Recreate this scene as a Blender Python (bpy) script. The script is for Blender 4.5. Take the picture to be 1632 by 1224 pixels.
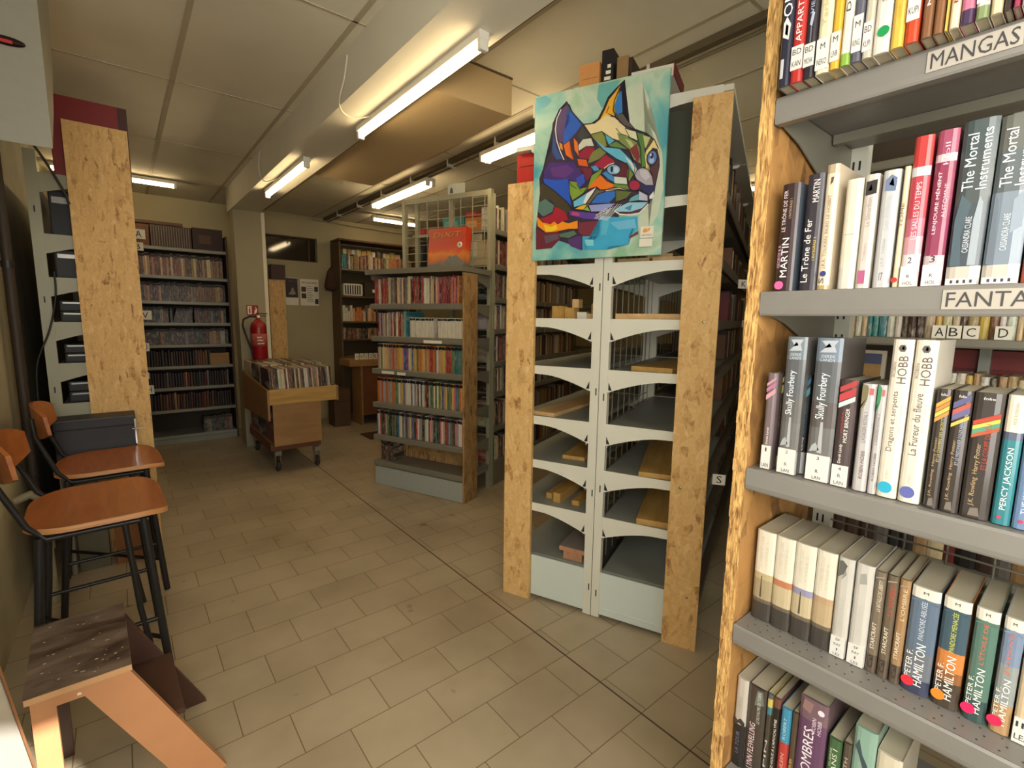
import bpy, bmesh, math, random
from mathutils import Vector, Matrix
PI = math.pi
R = math.radians
scene = bpy.context.scene
for o in list(bpy.data.objects): bpy.data.objects.remove(o)
COL = scene.collection
rnd = random.Random(7)

# ------------------------------------------------------------------ camera
CAM_YAW, CAM_PITCH, CAM_ROLL, FPX = R(39.067), R(7.649), R(-0.80), 766.7
fw = Vector((math.sin(CAM_YAW)*math.cos(CAM_PITCH), math.cos(CAM_YAW)*math.cos(CAM_PITCH), -math.sin(CAM_PITCH)))
r0 = Vector((math.cos(CAM_YAW), -math.sin(CAM_YAW), 0)); u0 = r0.cross(fw)
cr, sr = math.cos(CAM_ROLL), math.sin(CAM_ROLL)
right = r0*cr - u0*sr; up = r0*sr + u0*cr
cd = bpy.data.cameras.new('camera'); cam = bpy.data.objects.new('camera', cd); COL.objects.link(cam)
m = Matrix((right, up, -fw)).transposed().to_4x4(); m.translation = Vector((0, 0, 1.3)); cam.matrix_world = m
cd.sensor_width = 36; cd.lens = FPX/1632*36; cd.clip_start = 0.02; cd.clip_end = 60
scene.camera = cam

# ------------------------------------------------------------------ look, world, daylight
vs = scene.view_settings
vs.view_transform = 'Standard'; vs.look = 'None'; vs.gamma = 1; vs.use_curve_mapping = False
vs.exposure = 0.26
world = bpy.data.worlds.new('daylight'); scene.world = world; world.use_nodes = True
bg = world.node_tree.nodes['Background']; bg.inputs[0].default_value = (0.80, 0.90, 1.0, 1); bg.inputs[1].default_value = 1.0
def area(name, loc, look, sx, sy, power, col):
    l = bpy.data.lights.new(name, 'AREA'); l.shape = 'RECTANGLE'; l.size = sx; l.size_y = sy; l.energy = power; l.color = col
    o = bpy.data.objects.new(name, l); COL.objects.link(o); o.location = loc
    o.rotation_euler = (Vector(look)-Vector(loc)).to_track_quat('-Z', 'Y').to_euler(); return o
# daylight falling in through the shop window behind the viewer
area('window_daylight', (0.45, -1.42, 1.40), (0.60, 3, 0.9), 1.8, 1.2, 54, (1.0, 0.97, 0.89))
# and through the glazed door in the left wall beside the viewer
area('door_daylight', (-0.395, -0.15, 1.42), (2.4, 0.75, 1.1), 1.5, 1.25, 48, (1.0, 0.97, 0.89))
sl = bpy.data.lights.new('sun', 'SUN'); sl.energy = 11; sl.angle = R(0.6); sl.color = (1, 0.97, 0.90)
so = bpy.data.objects.new('sun', sl); COL.objects.link(so)
so.rotation_euler = Vector((-0.25, 0.70, -0.50)).to_track_quat('-Z', 'Y').to_euler()
TUBE_POWER = 19.0

# ------------------------------------------------------------------ materials
def lin(c):
    return tuple(((v/255)/12.92 if v/255 <= 0.04045 else ((v/255+0.055)/1.055)**2.4) for v in c[:3]) + (1,)
MC = {}
def N(nt, t, **kw):
    n = nt.nodes.new(t)
    for k, v in kw.items(): setattr(n, k, v)
    return n
def base(name):
    m = bpy.data.materials.new(name); m.use_nodes = True
    nt = m.node_tree; return m, nt, nt.nodes['Principled BSDF']
def M(col, rough=0.5, metal=0.0, var=0.05, scale=40, coat=0.0, emit=0.0, name=None):
    key = (tuple(col), rough, metal, var, scale, coat, emit)
    if key in MC: return MC[key]
    m, nt, b = base(name or 'paint_%d_%d_%d' % tuple(int(v) for v in col))
    c = lin(col); b.inputs['Roughness'].default_value = rough; b.inputs['Metallic'].default_value = metal
    b.inputs['Coat Weight'].default_value = coat; b.inputs['Coat Roughness'].default_value = 0.12
    if var > 0:
        tc = N(nt, 'ShaderNodeTexCoord'); ns = N(nt, 'ShaderNodeTexNoise'); ns.inputs['Scale'].default_value = scale; ns.inputs['Detail'].default_value = 3
        mx = N(nt, 'ShaderNodeMix', data_type='RGBA'); mx.inputs[6].default_value = tuple(v*(1-var*2) for v in c[:3])+(1,); mx.inputs[7].default_value = tuple(min(1, v*(1+var)) for v in c[:3])+(1,)
        nt.links.new(tc.outputs['Object'], ns.inputs['Vector']); nt.links.new(ns.outputs['Fac'], mx.inputs[0]); nt.links.new(mx.outputs[2], b.inputs['Base Color'])
    else: b.inputs['Base Color'].default_value = c
    if emit: b.inputs['Emission Color'].default_value = c; b.inputs['Emission Strength'].default_value = emit
    MC[key] = m; return m

def ramp(nt, stops):
    r = N(nt, 'ShaderNodeValToRGB'); cr_ = r.color_ramp
    while len(cr_.elements) < len(stops): cr_.elements.new(0.5)
    for e, (p, c) in zip(cr_.elements, stops): e.position = p; e.color = c if len(c) == 4 else lin(c)
    return r
def osb(name, stops, sc=14, rough=0.65):
    m, nt, b = base(name); tc = N(nt, 'ShaderNodeTexCoord'); L = nt.links.new
    prev = None
    # wood strands: stretched cells at three directions, mixed
    cols = []
    for k, (rx, ry, rz) in enumerate([(0.3, 0.5, 0.6), (1.2, -0.7, 2.1), (-0.6, 1.1, 1.1)]):
        mp = N(nt, 'ShaderNodeMapping'); mp.inputs['Rotation'].default_value = (rx, ry, rz); mp.inputs['Scale'].default_value = (sc*2.6, sc*1.5, sc*0.7)
        L(tc.outputs['Object'], mp.inputs['Vector'])
        v = N(nt, 'ShaderNodeTexVoronoi'); v.inputs['Scale'].default_value = 1.0; v.inputs['Randomness'].default_value = 1
        L(mp.outputs['Vector'], v.inputs['Vector']); v.inputs['Randomness'].default_value = 0.9; cols.append(v)
    sep = [N(nt, 'ShaderNodeSeparateColor') for _ in cols]
    for v, s in zip(cols, sep): L(v.outputs['Color'], s.inputs['Color'])
    mx = N(nt, 'ShaderNodeMix', data_type='FLOAT'); L(sep[0].outputs[1], mx.inputs[0]); L(sep[1].outputs[0], mx.inputs[2]); L(sep[2].outputs[0], mx.inputs[3])
    ns = N(nt, 'ShaderNodeTexNoise'); ns.inputs['Scale'].default_value = sc*1.6; ns.inputs['Detail'].default_value = 5; ns.inputs['Distortion'].default_value = 1.5
    L(tc.outputs['Object'], ns.inputs['Vector'])
    m2 = N(nt, 'ShaderNodeMix', data_type='FLOAT'); m2.inputs[0].default_value = 0.42; L(mx.outputs[0], m2.inputs[2]); L(ns.outputs['Fac'], m2.inputs[3])
    rp = ramp(nt, stops); L(m2.outputs[0], rp.inputs['Fac']); L(rp.outputs['Color'], b.inputs['Base Color'])
    b.inputs['Roughness'].default_value = rough
    bp = N(nt, 'ShaderNodeBump'); bp.inputs['Strength'].default_value = 0.15; bp.inputs['Distance'].default_value = 0.002
    L(m2.outputs[0], bp.inputs['Height']); L(bp.outputs['Normal'], b.inputs['Normal'])
    return m
OSB = osb('strand_board', [(0.14, (140, 96, 50)), (0.28, (204, 158, 96)), (0.46, (228, 188, 124)), (0.60, (216, 172, 106)), (0.85, (238, 202, 142))], 24)
OSB_DK = osb('strand_board_brown', [(0.18, (100, 68, 34)), (0.40, (160, 115, 62)), (0.60, (172, 126, 70)), (0.85, (186, 142, 86))], 12)

def wood(name, c1, c2, sc=(3, 30, 30), rough=0.45, coat=0.0):
    m, nt, b = base(name); L = nt.links.new
    tc = N(nt, 'ShaderNodeTexCoord'); mp = N(nt, 'ShaderNodeMapping'); mp.inputs['Scale'].default_value = sc
    ns = N(nt, 'ShaderNodeTexNoise'); ns.inputs['Scale'].default_value = 1; ns.inputs['Detail'].default_value = 5; ns.inputs['Distortion'].default_value = 0.8
    L(tc.outputs['Object'], mp.inputs['Vector']); L(mp.outputs['Vector'], ns.inputs['Vector'])
    rp = ramp(nt, [(0.3, c1), (0.7, c2)]); L(ns.outputs['Fac'], rp.inputs['Fac']); L(rp.outputs['Color'], b.inputs['Base Color'])
    b.inputs['Roughness'].default_value = rough; b.inputs['Coat Weight'].default_value = coat
    return m
OSB_MD = osb('strand_board_mid_brown', [(0.18, (112, 80, 42)), (0.40, (160, 124, 76)), (0.60, (172, 136, 86)), (0.85, (188, 152, 102))], 20)  # strand board in a duller mid brown
OSB_EDGE = wood('strand_board_cut_edge', (112, 66, 22), (236, 190, 116), (260, 260, 34), 0.85)
PLY = wood('chair_plywood', (150, 84, 40), (176, 104, 52), (30, 4, 30), 0.38, 0.15)
PLY_EDGE = wood('plywood_edge', (178, 120, 70), (205, 150, 98), (4, 4, 300), 0.5)
PINE = wood('pine', (196, 158, 104), (216, 180, 126), (4, 30, 30), 0.6)
PINE_Y = wood('pine_yellow', (176, 134, 66), (200, 160, 90), (3, 26, 26), 0.55)
BEECH = wood('beech_panel', (146, 108, 62), (164, 124, 76), (3, 8, 14), 0.55)  # darkened tone, standing in for weaker light at the far end
DKWOOD = wood('dark_panel_wood', (70, 44, 24), (98, 62, 34), (3, 20, 20), 0.55)
BRICKW = wood('reddish_wood', (168, 118, 84), (196, 148, 112), (4, 20, 20), 0.6)
STEEL = M((224, 222, 206), 0.42, 0.0, 0.03, 6, name='cream_grey_steel')
STEEL_D = M((142, 144, 134), 0.38, 0.0, 0.05, 9, name='grey_shelf_steel')
STEEL_DIM = M((158, 156, 132), 0.45, 0.0, 0.05, 6, name='dimmed_grey_steel')  # shelf steel again, with dim light put into its colour
STEEL_M = M((132, 128, 114), 0.36, 0.15, 0.05, 9, name='mid_grey_steel')
LIP = M((128, 124, 118), 0.36, 0.1, 0.05, 18, name='ticket_lip_grey')
CHROME = M((190, 190, 190), 0.18, 1.0, 0, name='chrome')
BLACK = M((16, 15, 16), 0.55, 0, 0.1, 30, name='black_plastic')
DKMETAL = M((42, 40, 40), 0.40, 0.3, 0.1, 20, name='dark_metal')
WHITE = M((226, 222, 208), 0.5, 0, 0.03, 20, name='white_paint')
PAPER = M((236, 230, 212), 0.7, 0, 0.03, 60, name='white_paper')
PAGES = wood('page_edges', (150, 140, 118), (196, 186, 160), (2, 2, 2), 0.8)
INK = M((30, 28, 32), 0.5, 0, 0, name='black_ink')
RED = M((150, 20, 24), 0.35, 0, 0.04, 10, name='red_enamel')  # red lowered to carry the dimness around the pillar
def tube_mat():
    m, nt, b = base('fluorescent_tube'); b.inputs['Base Color'].default_value = (1, 1, 1, 1)
    b.inputs['Emission Color'].default_value = (1.0, 0.76, 0.44, 1); b.inputs['Emission Strength'].default_value = TUBE_POWER; return m
TUBE = tube_mat()

def wall_mat(name, col, dirt=0.12, sc=1.6):
    m, nt, b = base(name); L = nt.links.new; c = lin(col)
    tc = N(nt, 'ShaderNodeTexCoord'); ns = N(nt, 'ShaderNodeTexNoise'); ns.inputs['Scale'].default_value = sc; ns.inputs['Detail'].default_value = 6
    L(tc.outputs['Object'], ns.inputs['Vector'])
    rp = ramp(nt, [(0.35, tuple(v*(1-dirt) for v in c[:3])+(1,)), (0.65, c)]); L(ns.outputs['Fac'], rp.inputs['Fac']); L(rp.outputs['Color'], b.inputs['Base Color'])
    n2 = N(nt, 'ShaderNodeTexNoise'); n2.inputs['Scale'].default_value = 120; L(tc.outputs['Object'], n2.inputs['Vector'])
    bp = N(nt, 'ShaderNodeBump'); bp.inputs['Strength'].default_value = 0.08; bp.inputs['Distance'].default_value = 0.003; L(n2.outputs['Fac'], bp.inputs['Height']); L(bp.outputs['Normal'], b.inputs['Normal'])
    b.inputs['Roughness'].default_value = 0.8; return m
WALL = wall_mat('cream_wall', (176, 164, 128)); WALL_L = wall_mat('left_wall_plaster', (190, 182, 152), 0.25, 3)  # WALL cream darkened so the back wall reads as dimly lit
DUCT = wall_mat('tan_board', (200, 176, 132), 0.06); BEAMM = wall_mat('beam_paint', (226, 220, 200), 0.10)
def floor_mat():
    m, nt, b = base('floor_tiles'); L = nt.links.new
    tc = N(nt, 'ShaderNodeTexCoord'); mp = N(nt, 'ShaderNodeMapping'); mp.inputs['Location'].default_value = (0.065, 0.05, 0)
    L(tc.outputs['Object'], mp.inputs['Vector'])
    br = N(nt, 'ShaderNodeTexBrick'); br.offset = 0.5; br.offset_frequency = 2; br.squash = 1
    br.inputs['Scale'].default_value = 1; br.inputs['Brick Width'].default_value = 0.2705; br.inputs['Row Height'].default_value = 0.1785
    br.inputs['Mortar Size'].default_value = 0.0017; br.inputs['Mortar Smooth'].default_value = 0.15
    br.inputs['Color1'].default_value = lin((182, 167, 140)); br.inputs['Color2'].default_value = lin((174, 158, 132)); br.inputs['Mortar'].default_value = lin((118, 100, 72))
    L(mp.outputs['Vector'], br.inputs['Vector'])
    n1 = N(nt, 'ShaderNodeTexNoise'); n1.inputs['Scale'].default_value = 2.2; n1.inputs['Detail'].default_value = 7; L(tc.outputs['Object'], n1.inputs['Vector'])
    r1 = ramp(nt, [(0.30, (0.74, 0.72, 0.68, 1)), (0.62, (1, 1, 1, 1))]); L(n1.outputs['Fac'], r1.inputs['Fac'])
    n2 = N(nt, 'ShaderNodeTexNoise'); n2.inputs['Scale'].default_value = 9; n2.inputs['Detail'].default_value = 2; L(tc.outputs['Object'], n2.inputs['Vector'])
    r2 = ramp(nt, [(0.23, (0.55, 0.5, 0.45, 1)), (0.29, (1, 1, 1, 1))]); L(n2.outputs['Fac'], r2.inputs['Fac'])
    a = N(nt, 'ShaderNodeMix', data_type='RGBA', blend_type='MULTIPLY'); a.inputs[0].default_value = 1; L(br.outputs['Color'], a.inputs[6]); L(r1.outputs['Color'], a.inputs[7])
    a2 = N(nt, 'ShaderNodeMix', data_type='RGBA', blend_type='MULTIPLY'); a2.inputs[0].default_value = 1; L(a.outputs[2], a2.inputs[6]); L(r2.outputs['Color'], a2.inputs[7])
    L(a2.outputs[2], b.inputs['Base Color']); b.inputs['Roughness'].default_value = 0.42
    bp = N(nt, 'ShaderNodeBump'); bp.inputs['Strength'].default_value = 0.25; bp.inputs['Distance'].default_value = 0.004; bp.invert = True
    L(br.outputs['Fac'], bp.inputs['Height']); L(bp.outputs['Normal'], b.inputs['Normal']); return m
FLOOR = floor_mat()
def ceil_mat():
    m, nt, b = base('ceiling_panels'); L = nt.links.new
    tc = N(nt, 'ShaderNodeTexCoord'); n1 = N(nt, 'ShaderNodeTexNoise'); n1.inputs['Scale'].default_value = 1.3; n1.inputs['Detail'].default_value = 4
    L(tc.outputs['Object'], n1.inputs['Vector']); r1 = ramp(nt, [(0.3, (214, 206, 182)), (0.7, (232, 226, 204))]); L(n1.outputs['Fac'], r1.inputs['Fac']); L(r1.outputs['Color'], b.inputs['Base Color'])
    n2 = N(nt, 'ShaderNodeTexNoise'); n2.inputs['Scale'].default_value = 160; L(tc.outputs['Object'], n2.inputs['Vector'])
    bp = N(nt, 'ShaderNodeBump'); bp.inputs['Strength'].default_value = 0.12; bp.inputs['Distance'].default_value = 0.002; L(n2.outputs['Fac'], bp.inputs['Height']); L(bp.outputs['Normal'], b.inputs['Normal'])
    b.inputs['Roughness'].default_value = 0.85; return m
CEIL = ceil_mat()
def spine_mat(name, stripes, printc, rough=0.45, coat=0.08):
    """cover of small books and cases: the object's own colour with printed blocks"""
    m, nt, b = base(name); L = nt.links.new
    oi = N(nt, 'ShaderNodeObjectInfo'); tc = N(nt, 'ShaderNodeTexCoord'); mp = N(nt, 'ShaderNodeMapping'); mp.inputs['Scale'].default_value = (2.2, 1.0, stripes*0.45)
    ad = N(nt, 'ShaderNodeVectorMath', operation='ADD'); sc = N(nt, 'ShaderNodeVectorMath', operation='SCALE'); sc.inputs['Scale'].default_value = 37
    cx = N(nt, 'ShaderNodeCombineXYZ'); L(oi.outputs['Random'], cx.inputs[0]); L(oi.outputs['Random'], cx.inputs[2]); L(cx.outputs[0], sc.inputs[0])
    L(tc.outputs['Generated'], ad.inputs[0]); L(sc.outputs[0], ad.inputs[1]); L(ad.outputs[0], mp.inputs['Vector'])
    ns = N(nt, 'ShaderNodeTexNoise'); ns.inputs['Scale'].default_value = 1; ns.inputs['Detail'].default_value = 4; ns.inputs['Roughness'].default_value = 0.7; L(mp.outputs['Vector'], ns.inputs['Vector'])
    rp = ramp(nt, [(0.50, (0, 0, 0, 1)), (0.62, (1, 1, 1, 1))]); L(ns.outputs['Fac'], rp.inputs['Fac'])
    mu = N(nt, 'ShaderNodeMath', operation='MULTIPLY'); mu.inputs[1].default_value = 0.42; L(rp.outputs['Color'], mu.inputs[0])
    mx = N(nt, 'ShaderNodeMix', data_type='RGBA'); L(mu.outputs[0], mx.inputs[0]); L(oi.outputs['Color'], mx.inputs[6])
    mx.inputs[7].default_value = lin(printc)
    L(mx.outputs[2], b.inputs['Base Color']); b.inputs['Roughness'].default_value = rough; b.inputs['Coat Weight'].default_value = coat; b.inputs['Coat Roughness'].default_value = 0.2
    return m
SP_LIGHT = spine_mat('printed_spine_light_lettering', 7, (214, 206, 186)); SP_DARK = spine_mat('printed_spine_dark_lettering', 7, (58, 44, 40))
SP_COLOR = spine_mat('printed_case_spine', 5, (150, 60, 50))

# ------------------------------------------------------------------ mesh tools
class MB:
    def __init__(s): s.v = []; s.f = []; s.mi = []; s.sm = []
    def add(s, vs_, fs, mi=0, smooth=False):
        o = len(s.v); s.v += [tuple(v) for v in vs_]; s.f += [tuple(i+o for i in f) for f in fs]; s.mi += [mi]*len(fs); s.sm += [smooth]*len(fs); return s
    def box(s, x0, x1, y0, y1, z0, z1, mi=0, bev=0.0):
        if bev <= 0:
            vs_ = [(x, y, z) for z in (z0, z1) for y in (y0, y1) for x in (x0, x1)]
            return s.add(vs_, [(0, 2, 3, 1), (4, 5, 7, 6), (0, 1, 5, 4), (2, 6, 7, 3), (0, 4, 6, 2), (1, 3, 7, 5)], mi)
        b = bmesh.new(); bmesh.ops.create_cube(b, size=1)
        for v in b.verts: v.co = Vector(((x0+x1)/2+v.co.x*(x1-x0), (y0+y1)/2+v.co.y*(y1-y0), (z0+z1)/2+v.co.z*(z1-z0)))
        bmesh.ops.bevel(b, geom=b.edges[:], offset=bev, segments=2, profile=0.7, affect='EDGES')
        s.bm(b, mi); return s
    def bm(s, b, mi=0, smooth=False, M_=None):
        b.verts.index_update()
        s.add([(M_ @ v.co if M_ else v.co) for v in b.verts], [tuple(v.index for v in f.verts) for f in b.faces], mi, smooth); b.free()
    def prism(s, pts, axis, a0, a1, mi=0):
        """polygon pts in the two other axes, extruded along axis from a0 to a1"""
        def mk(p, a): return {'x': (a, p[0], p[1]), 'y': (p[0], a, p[1]), 'z': (p[0], p[1], a)}[axis]
        n = len(pts); vs_ = [mk(p, a0) for p in pts]+[mk(p, a1) for p in pts]
        fs = [tuple(range(n))[::-1], tuple(range(n, 2*n))]+[(i, (i+1) % n, n+(i+1) % n, n+i) for i in range(n)]
        return s.add(vs_, fs, mi)
    def tube(s, path, r, seg=8, mi=0, cap=True):
        path = [Vector(p) for p in path]; rings = []; n = len(path)
        ref = None
        for i, p in enumerate(path):
            t = (path[min(i+1, n-1)]-path[max(i-1, 0)]).normalized()
            if ref is None: ref = t.orthogonal().normalized()
            ref = (ref-t*ref.dot(t)).normalized(); q = t.cross(ref); rr = r[i] if isinstance(r, (list, tuple)) else r
            rings.append([p+ref*math.cos(2*PI*k/seg)*rr+q*math.sin(2*PI*k/seg)*rr for k in range(seg)])
        vs_ = [v for rg in rings for v in rg]; fs = []
        for i in range(n-1):
            for k in range(seg): fs.append((i*seg+k, i*seg+(k+1) % seg, (i+1)*seg+(k+1) % seg, (i+1)*seg+k))
        s.add(vs_, fs, mi, True)
        if cap: s.add(rings[0], [tuple(range(seg))[::-1]], mi); s.add(rings[-1], [tuple(range(seg))], mi)
        return s
    def lathe(s, prof, seg=20, c=(0, 0, 0), mi=0, axis='z', smooth=True):
        vs_ = []; fs = []
        for r_, h in prof:
            for k in range(seg):
                a = 2*PI*k/seg; x, y = r_*math.cos(a), r_*math.sin(a)
                p = {'z': (x, y, h), 'x': (h, x, y), 'y': (x, h, y)}[axis]
                vs_.append((c[0]+p[0], c[1]+p[1], c[2]+p[2]))
        for i in range(len(prof)-1):
            for k in range(seg): fs.append((i*seg+k, i*seg+(k+1) % seg, (i+1)*seg+(k+1) % seg, (i+1)*seg+k))
        n = len(prof)-1
        s.add(vs_, fs+[tuple(range(seg))[::-1], tuple(range(n*seg, n*seg+seg))], mi, smooth); return s
    def mesh(s, name, mats):
        me = bpy.data.meshes.new(name); me.from_pydata(s.v, [], s.f)
        for mt in mats: me.materials.append(mt)
        for p, mi, sm in zip(me.polygons, s.mi, s.sm): p.material_index = mi; p.use_smooth = sm
        b = bmesh.new(); b.from_mesh(me); bmesh.ops.recalc_face_normals(b, faces=b.faces[:]); b.to_mesh(me); b.free(); me.update(); return me
    def build(s, name, mats, parent=None, loc=None, rz=0):
        if not isinstance(mats, (list, tuple)): mats = [mats]
        o = bpy.data.objects.new(name, s.mesh(name, mats)); COL.objects.link(o); o.parent = parent
        if loc is not None: o.location = loc
        if rz: o.rotation_euler = (0, 0, rz)
        return o
def tag(o, label, cat, group=None, kind=None):
    o['label'] = label; o['category'] = cat
    if group: o['group'] = group
    if kind: o['kind'] = kind
    return o
def thing(name, label, cat, loc=(0, 0, 0), rz=0, group=None):
    o = bpy.data.objects.new(name, None); COL.objects.link(o); o.empty_display_size = 0.1
    o.location = loc; o.rotation_euler = (0, 0, rz); return tag(o, label, cat, group)
def struct(name, mb, mats, parent=None):
    o = mb.build(name, mats, parent)
    if parent is None: o['kind'] = 'structure'
    return o
def tree(o, parent=None):
    c = o.copy(); COL.objects.link(c); c.parent = parent
    for ch in [k for k in bpy.data.objects if k.parent == o]: tree(ch, c)
    return c
_tc = {}
def text_geo(s, bold=False):
    if s in _tc: return _tc[s]
    cu = bpy.data.curves.new('txt', 'FONT'); cu.body = s; cu.size = 1; cu.resolution_u = 2; cu.align_x = 'LEFT'
    if bold: cu.offset = 0.012
    o = bpy.data.objects.new('txt', cu); COL.objects.link(o); bpy.context.view_layer.update()
    me = bpy.data.meshes.new_from_object(o.evaluated_get(bpy.context.evaluated_depsgraph_get()))
    vs_ = [v.co.copy() for v in me.vertices]; fs = [tuple(p.vertices) for p in me.polygons]
    bpy.data.objects.remove(o); bpy.data.curves.remove(cu); bpy.data.meshes.remove(me)
    if not vs_: vs_ = [Vector((0, 0, 0))]
    x0 = min(v.x for v in vs_); x1 = max(v.x for v in vs_); y0 = min(v.y for v in vs_); y1 = max(v.y for v in vs_)
    vs_ = [((v.x-x0)/(x1-x0+1e-6), (v.y-y0)/(y1-y0+1e-6)) for v in vs_]
    _tc[s] = (vs_, fs); return _tc[s]
def lettering(mb, s, x0, x1, z0, z1, y, vertical=False, mi=0, skew=0):
    """writing on the plane y, filling x0..x1, z0..z1; vertical = reads upwards"""
    vs_, fs = text_geo(s)
    if vertical: pts = [(x1-(x1-x0)*t[1], y, z0+(z1-z0)*t[0]) for t in vs_]
    else: pts = [(x0+(x1-x0)*t[0]+skew*t[1], y, z0+(z1-z0)*t[1]) for t in vs_]
    return mb.add(pts, fs, mi)
ONES = ['', 'first', 'second', 'third', 'fourth', 'fifth', 'sixth', 'seventh', 'eighth', 'ninth', 'tenth', 'eleventh', 'twelfth', 'thirteenth', 'fourteenth', 'fifteenth', 'sixteenth', 'seventeenth', 'eighteenth', 'nineteenth']
TENS = {2: ('twentieth', 'twenty'), 3: ('thirtieth', 'thirty'), 4: ('fortieth', 'forty'), 5: ('fiftieth', 'fifty'), 6: ('sixtieth', 'sixty')}
def ordw(n):
    if n < 20: return ONES[n]
    t, u = divmod(n, 10); return TENS[t][0] if u == 0 else TENS[t][1]+'-'+ONES[u]
ROT_C = R(22.616)          # the long double sided shelving stands turned in the room
def frame(ox, oy, rz): return Matrix.Translation((ox, oy, 0)) @ Matrix.Rotation(rz, 4, 'Z')
# ================================================================== ROOM
HC = 2.50
XL, XR, YB, YF = -0.42, 6.6, -1.45, 6.25
struct('floor', MB().box(XL-0.1, XR+0.1, YB-0.1, YF+0.1, -0.1, 0).box(1.2575, 1.2635, YB, YF, 0, 0.0008, 1), [FLOOR, M((84, 68, 50), 0.7, name='floor_joint')])
cb = MB().box(XL-0.1, XR+0.1, YB-0.1, YF+0.1, HC, HC+0.1)
for i in range(-1, 13):                                             # flat joint strips between the ceiling panels
    x = 0.302+0.538*i
    if XL < x < XR: cb.box(x-0.011, x+0.011, YB, YF, HC-0.003, HC, 1)
for i in range(-4, 5):
    y = 3.19+1.105*i
    if YB < y < YF: cb.box(XL, XR, y-0.005, y+0.005, HC-0.003, HC, 1)
struct('ceiling', cb, [CEIL, M((186, 174, 146), 0.7, name='ceiling_joint')])
struct('wall_left', MB().box(XL-0.1, XL, YB-0.1, YF+0.1, 0, HC), WALL_L)
struct('wall_right', MB().box(XR, XR+0.1, YB-0.1, YF+0.1, 0, HC), WALL)
# back wall with the long dark window opening above head height
wx0, wx1, wz0, wz1 = 1.28, 1.955, 1.960, 2.245
struct('wall_back', MB().box(XL, wx0, YF, YF+0.12, 0, HC).box(wx1, XR, YF, YF+0.12, 0, HC).box(wx0, wx1, YF, YF+0.12, 0, wz0).box(wx0, wx1, YF, YF+0.12, wz1, HC), WALL)
glassm, nt, b = base('dark_window_glass'); b.inputs['Base Color'].default_value = lin((40, 32, 20)); b.inputs['Roughness'].default_value = 0.06
w = MB().box(wx0, wx1, YF+0.08, YF+0.085, wz0, wz1); wn = struct('window_2', w, glassm)
fr = MB().box(wx0, wx1, YF+0.05, YF+0.10, wz0, wz0+0.012).box(wx0, wx1, YF+0.05, YF+0.10, wz1-0.012, wz1).box(wx1-0.09, wx1-0.075, YF+0.05, YF+0.10, wz0, wz1)
fr.build('window_frame', DKWOOD, wn)
# front wall behind the viewer: large frosted shop window and an added opening sized to aim sun at the leaning sheet
tx0, tx1, tz0, tz1 = 0.35, 0.98, 2.06, 2.49
struct('wall_front', MB().box(XL, tx0, YB-0.1, YB, 0, HC).box(tx1, XR, YB-0.1, YB, 0, HC).box(tx0, tx1, YB-0.1, YB, 0, tz0).box(tx0, tx1, YB-0.1, YB, tz1, HC), WALL)
wd = struct('window_1', MB().box(-0.40, 1.45, YB+0.005, YB+0.015, 0.75, 2.02), M((225, 230, 232), 0.2, name='frosted_glass'))
f2 = MB()
for x in (-0.41, 0.50, 1.43): f2.box(x, x+0.035, YB, YB+0.03, 0.70, 2.05)
f2.box(-0.41, 1.465, YB, YB+0.03, 0.70, 0.75).box(-0.41, 1.465, YB, YB+0.03, 2.01, 2.045); f2.build('window_frame', DKMETAL, wd)
w3 = struct('window_3', MB().box(XL+0.004, XL+0.010, -0.92, 0.62, 0.78, 2.06), M((225, 230, 232), 0.2, name='frosted_glass'))
f3 = MB()
for y in (-0.95, -0.18, 0.62): f3.box(XL, XL+0.022, y, y+0.035, 0.74, 2.10)
f3.box(XL, XL+0.022, -0.95, 0.655, 0.74, 0.78).box(XL, XL+0.022, -0.95, 0.655, 2.06, 2.10); f3.build('window_frame', DKMETAL, w3)
# concrete beam down to the pillar, duct box beside it
struct('trim_1', MB().box(0.885, 1.128, YB, 5.52, 2.29, HC+0.02).box(1.1285, 1.131, YB, 5.5, 2.289, 2.296, 1), [BEAMM, M((84, 68, 46), 0.8, name='beam_edge_seam')])
struct('trim_2', MB().box(0.90, 1.165, 5.30, 5.52, 0, 2.295).box(1.137, 1.168, 5.296, 5.30, 0, 2.29, 1), [wall_mat('pillar_paint', (160, 150, 122), 0.05), M((222, 214, 190), 0.6, name='pillar_edge')])  # pillar paint darkened in place of weaker lamp light
struct('trim_3', MB().box(1.128, 1.620, 2.03, 3.75, 2.318, HC+0.02).box(1.128, 1.622, 2.026, 2.03, 2.490, HC, 1), [DUCT, M((96, 76, 50), 0.7, name='duct_dark_strip')])  # dark strip along the duct's top front edge

# ------------------------------------------------------------------ ceiling lights
def batten(x, y0, y1, z, label, n=1, rz=0.0, group=None):
    """closed-ended batten; local y runs along the tube, origin at the ceiling side"""
    L_ = y1-y0; t = thing('ceiling_light', label, 'light', (x, (y0+y1)/2, z), rz, group)
    MB().box(-0.022*n, 0.022*n, -L_/2, L_/2, -0.028, 0.0, 0, 0.004).build('housing', WHITE, t)
    for k in range(n):
        cx = (k-(n-1)/2)*0.05
        MB().tube([(cx, -L_/2+0.02, -0.045), (cx, L_/2-0.02, -0.045)], 0.0135, 12).build('tube', TUBE, t)
        for s_ in (-1, 1):
            MB().box(cx-0.017, cx+0.017, s_*(L_/2-0.011)-0.011, s_*(L_/2-0.011)+0.011, -0.064, -0.026, 0, 0.004).build('end_cap', WHITE, t)
    return t
batten(1.055, 1.476, 2.60, 2.290, 'long bright fluorescent light along the white ceiling beam, nearest to the viewer')
batten(0.985, 3.28, 4.33, 2.290, 'fluorescent light on the beam next to the square white pillar')
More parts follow.
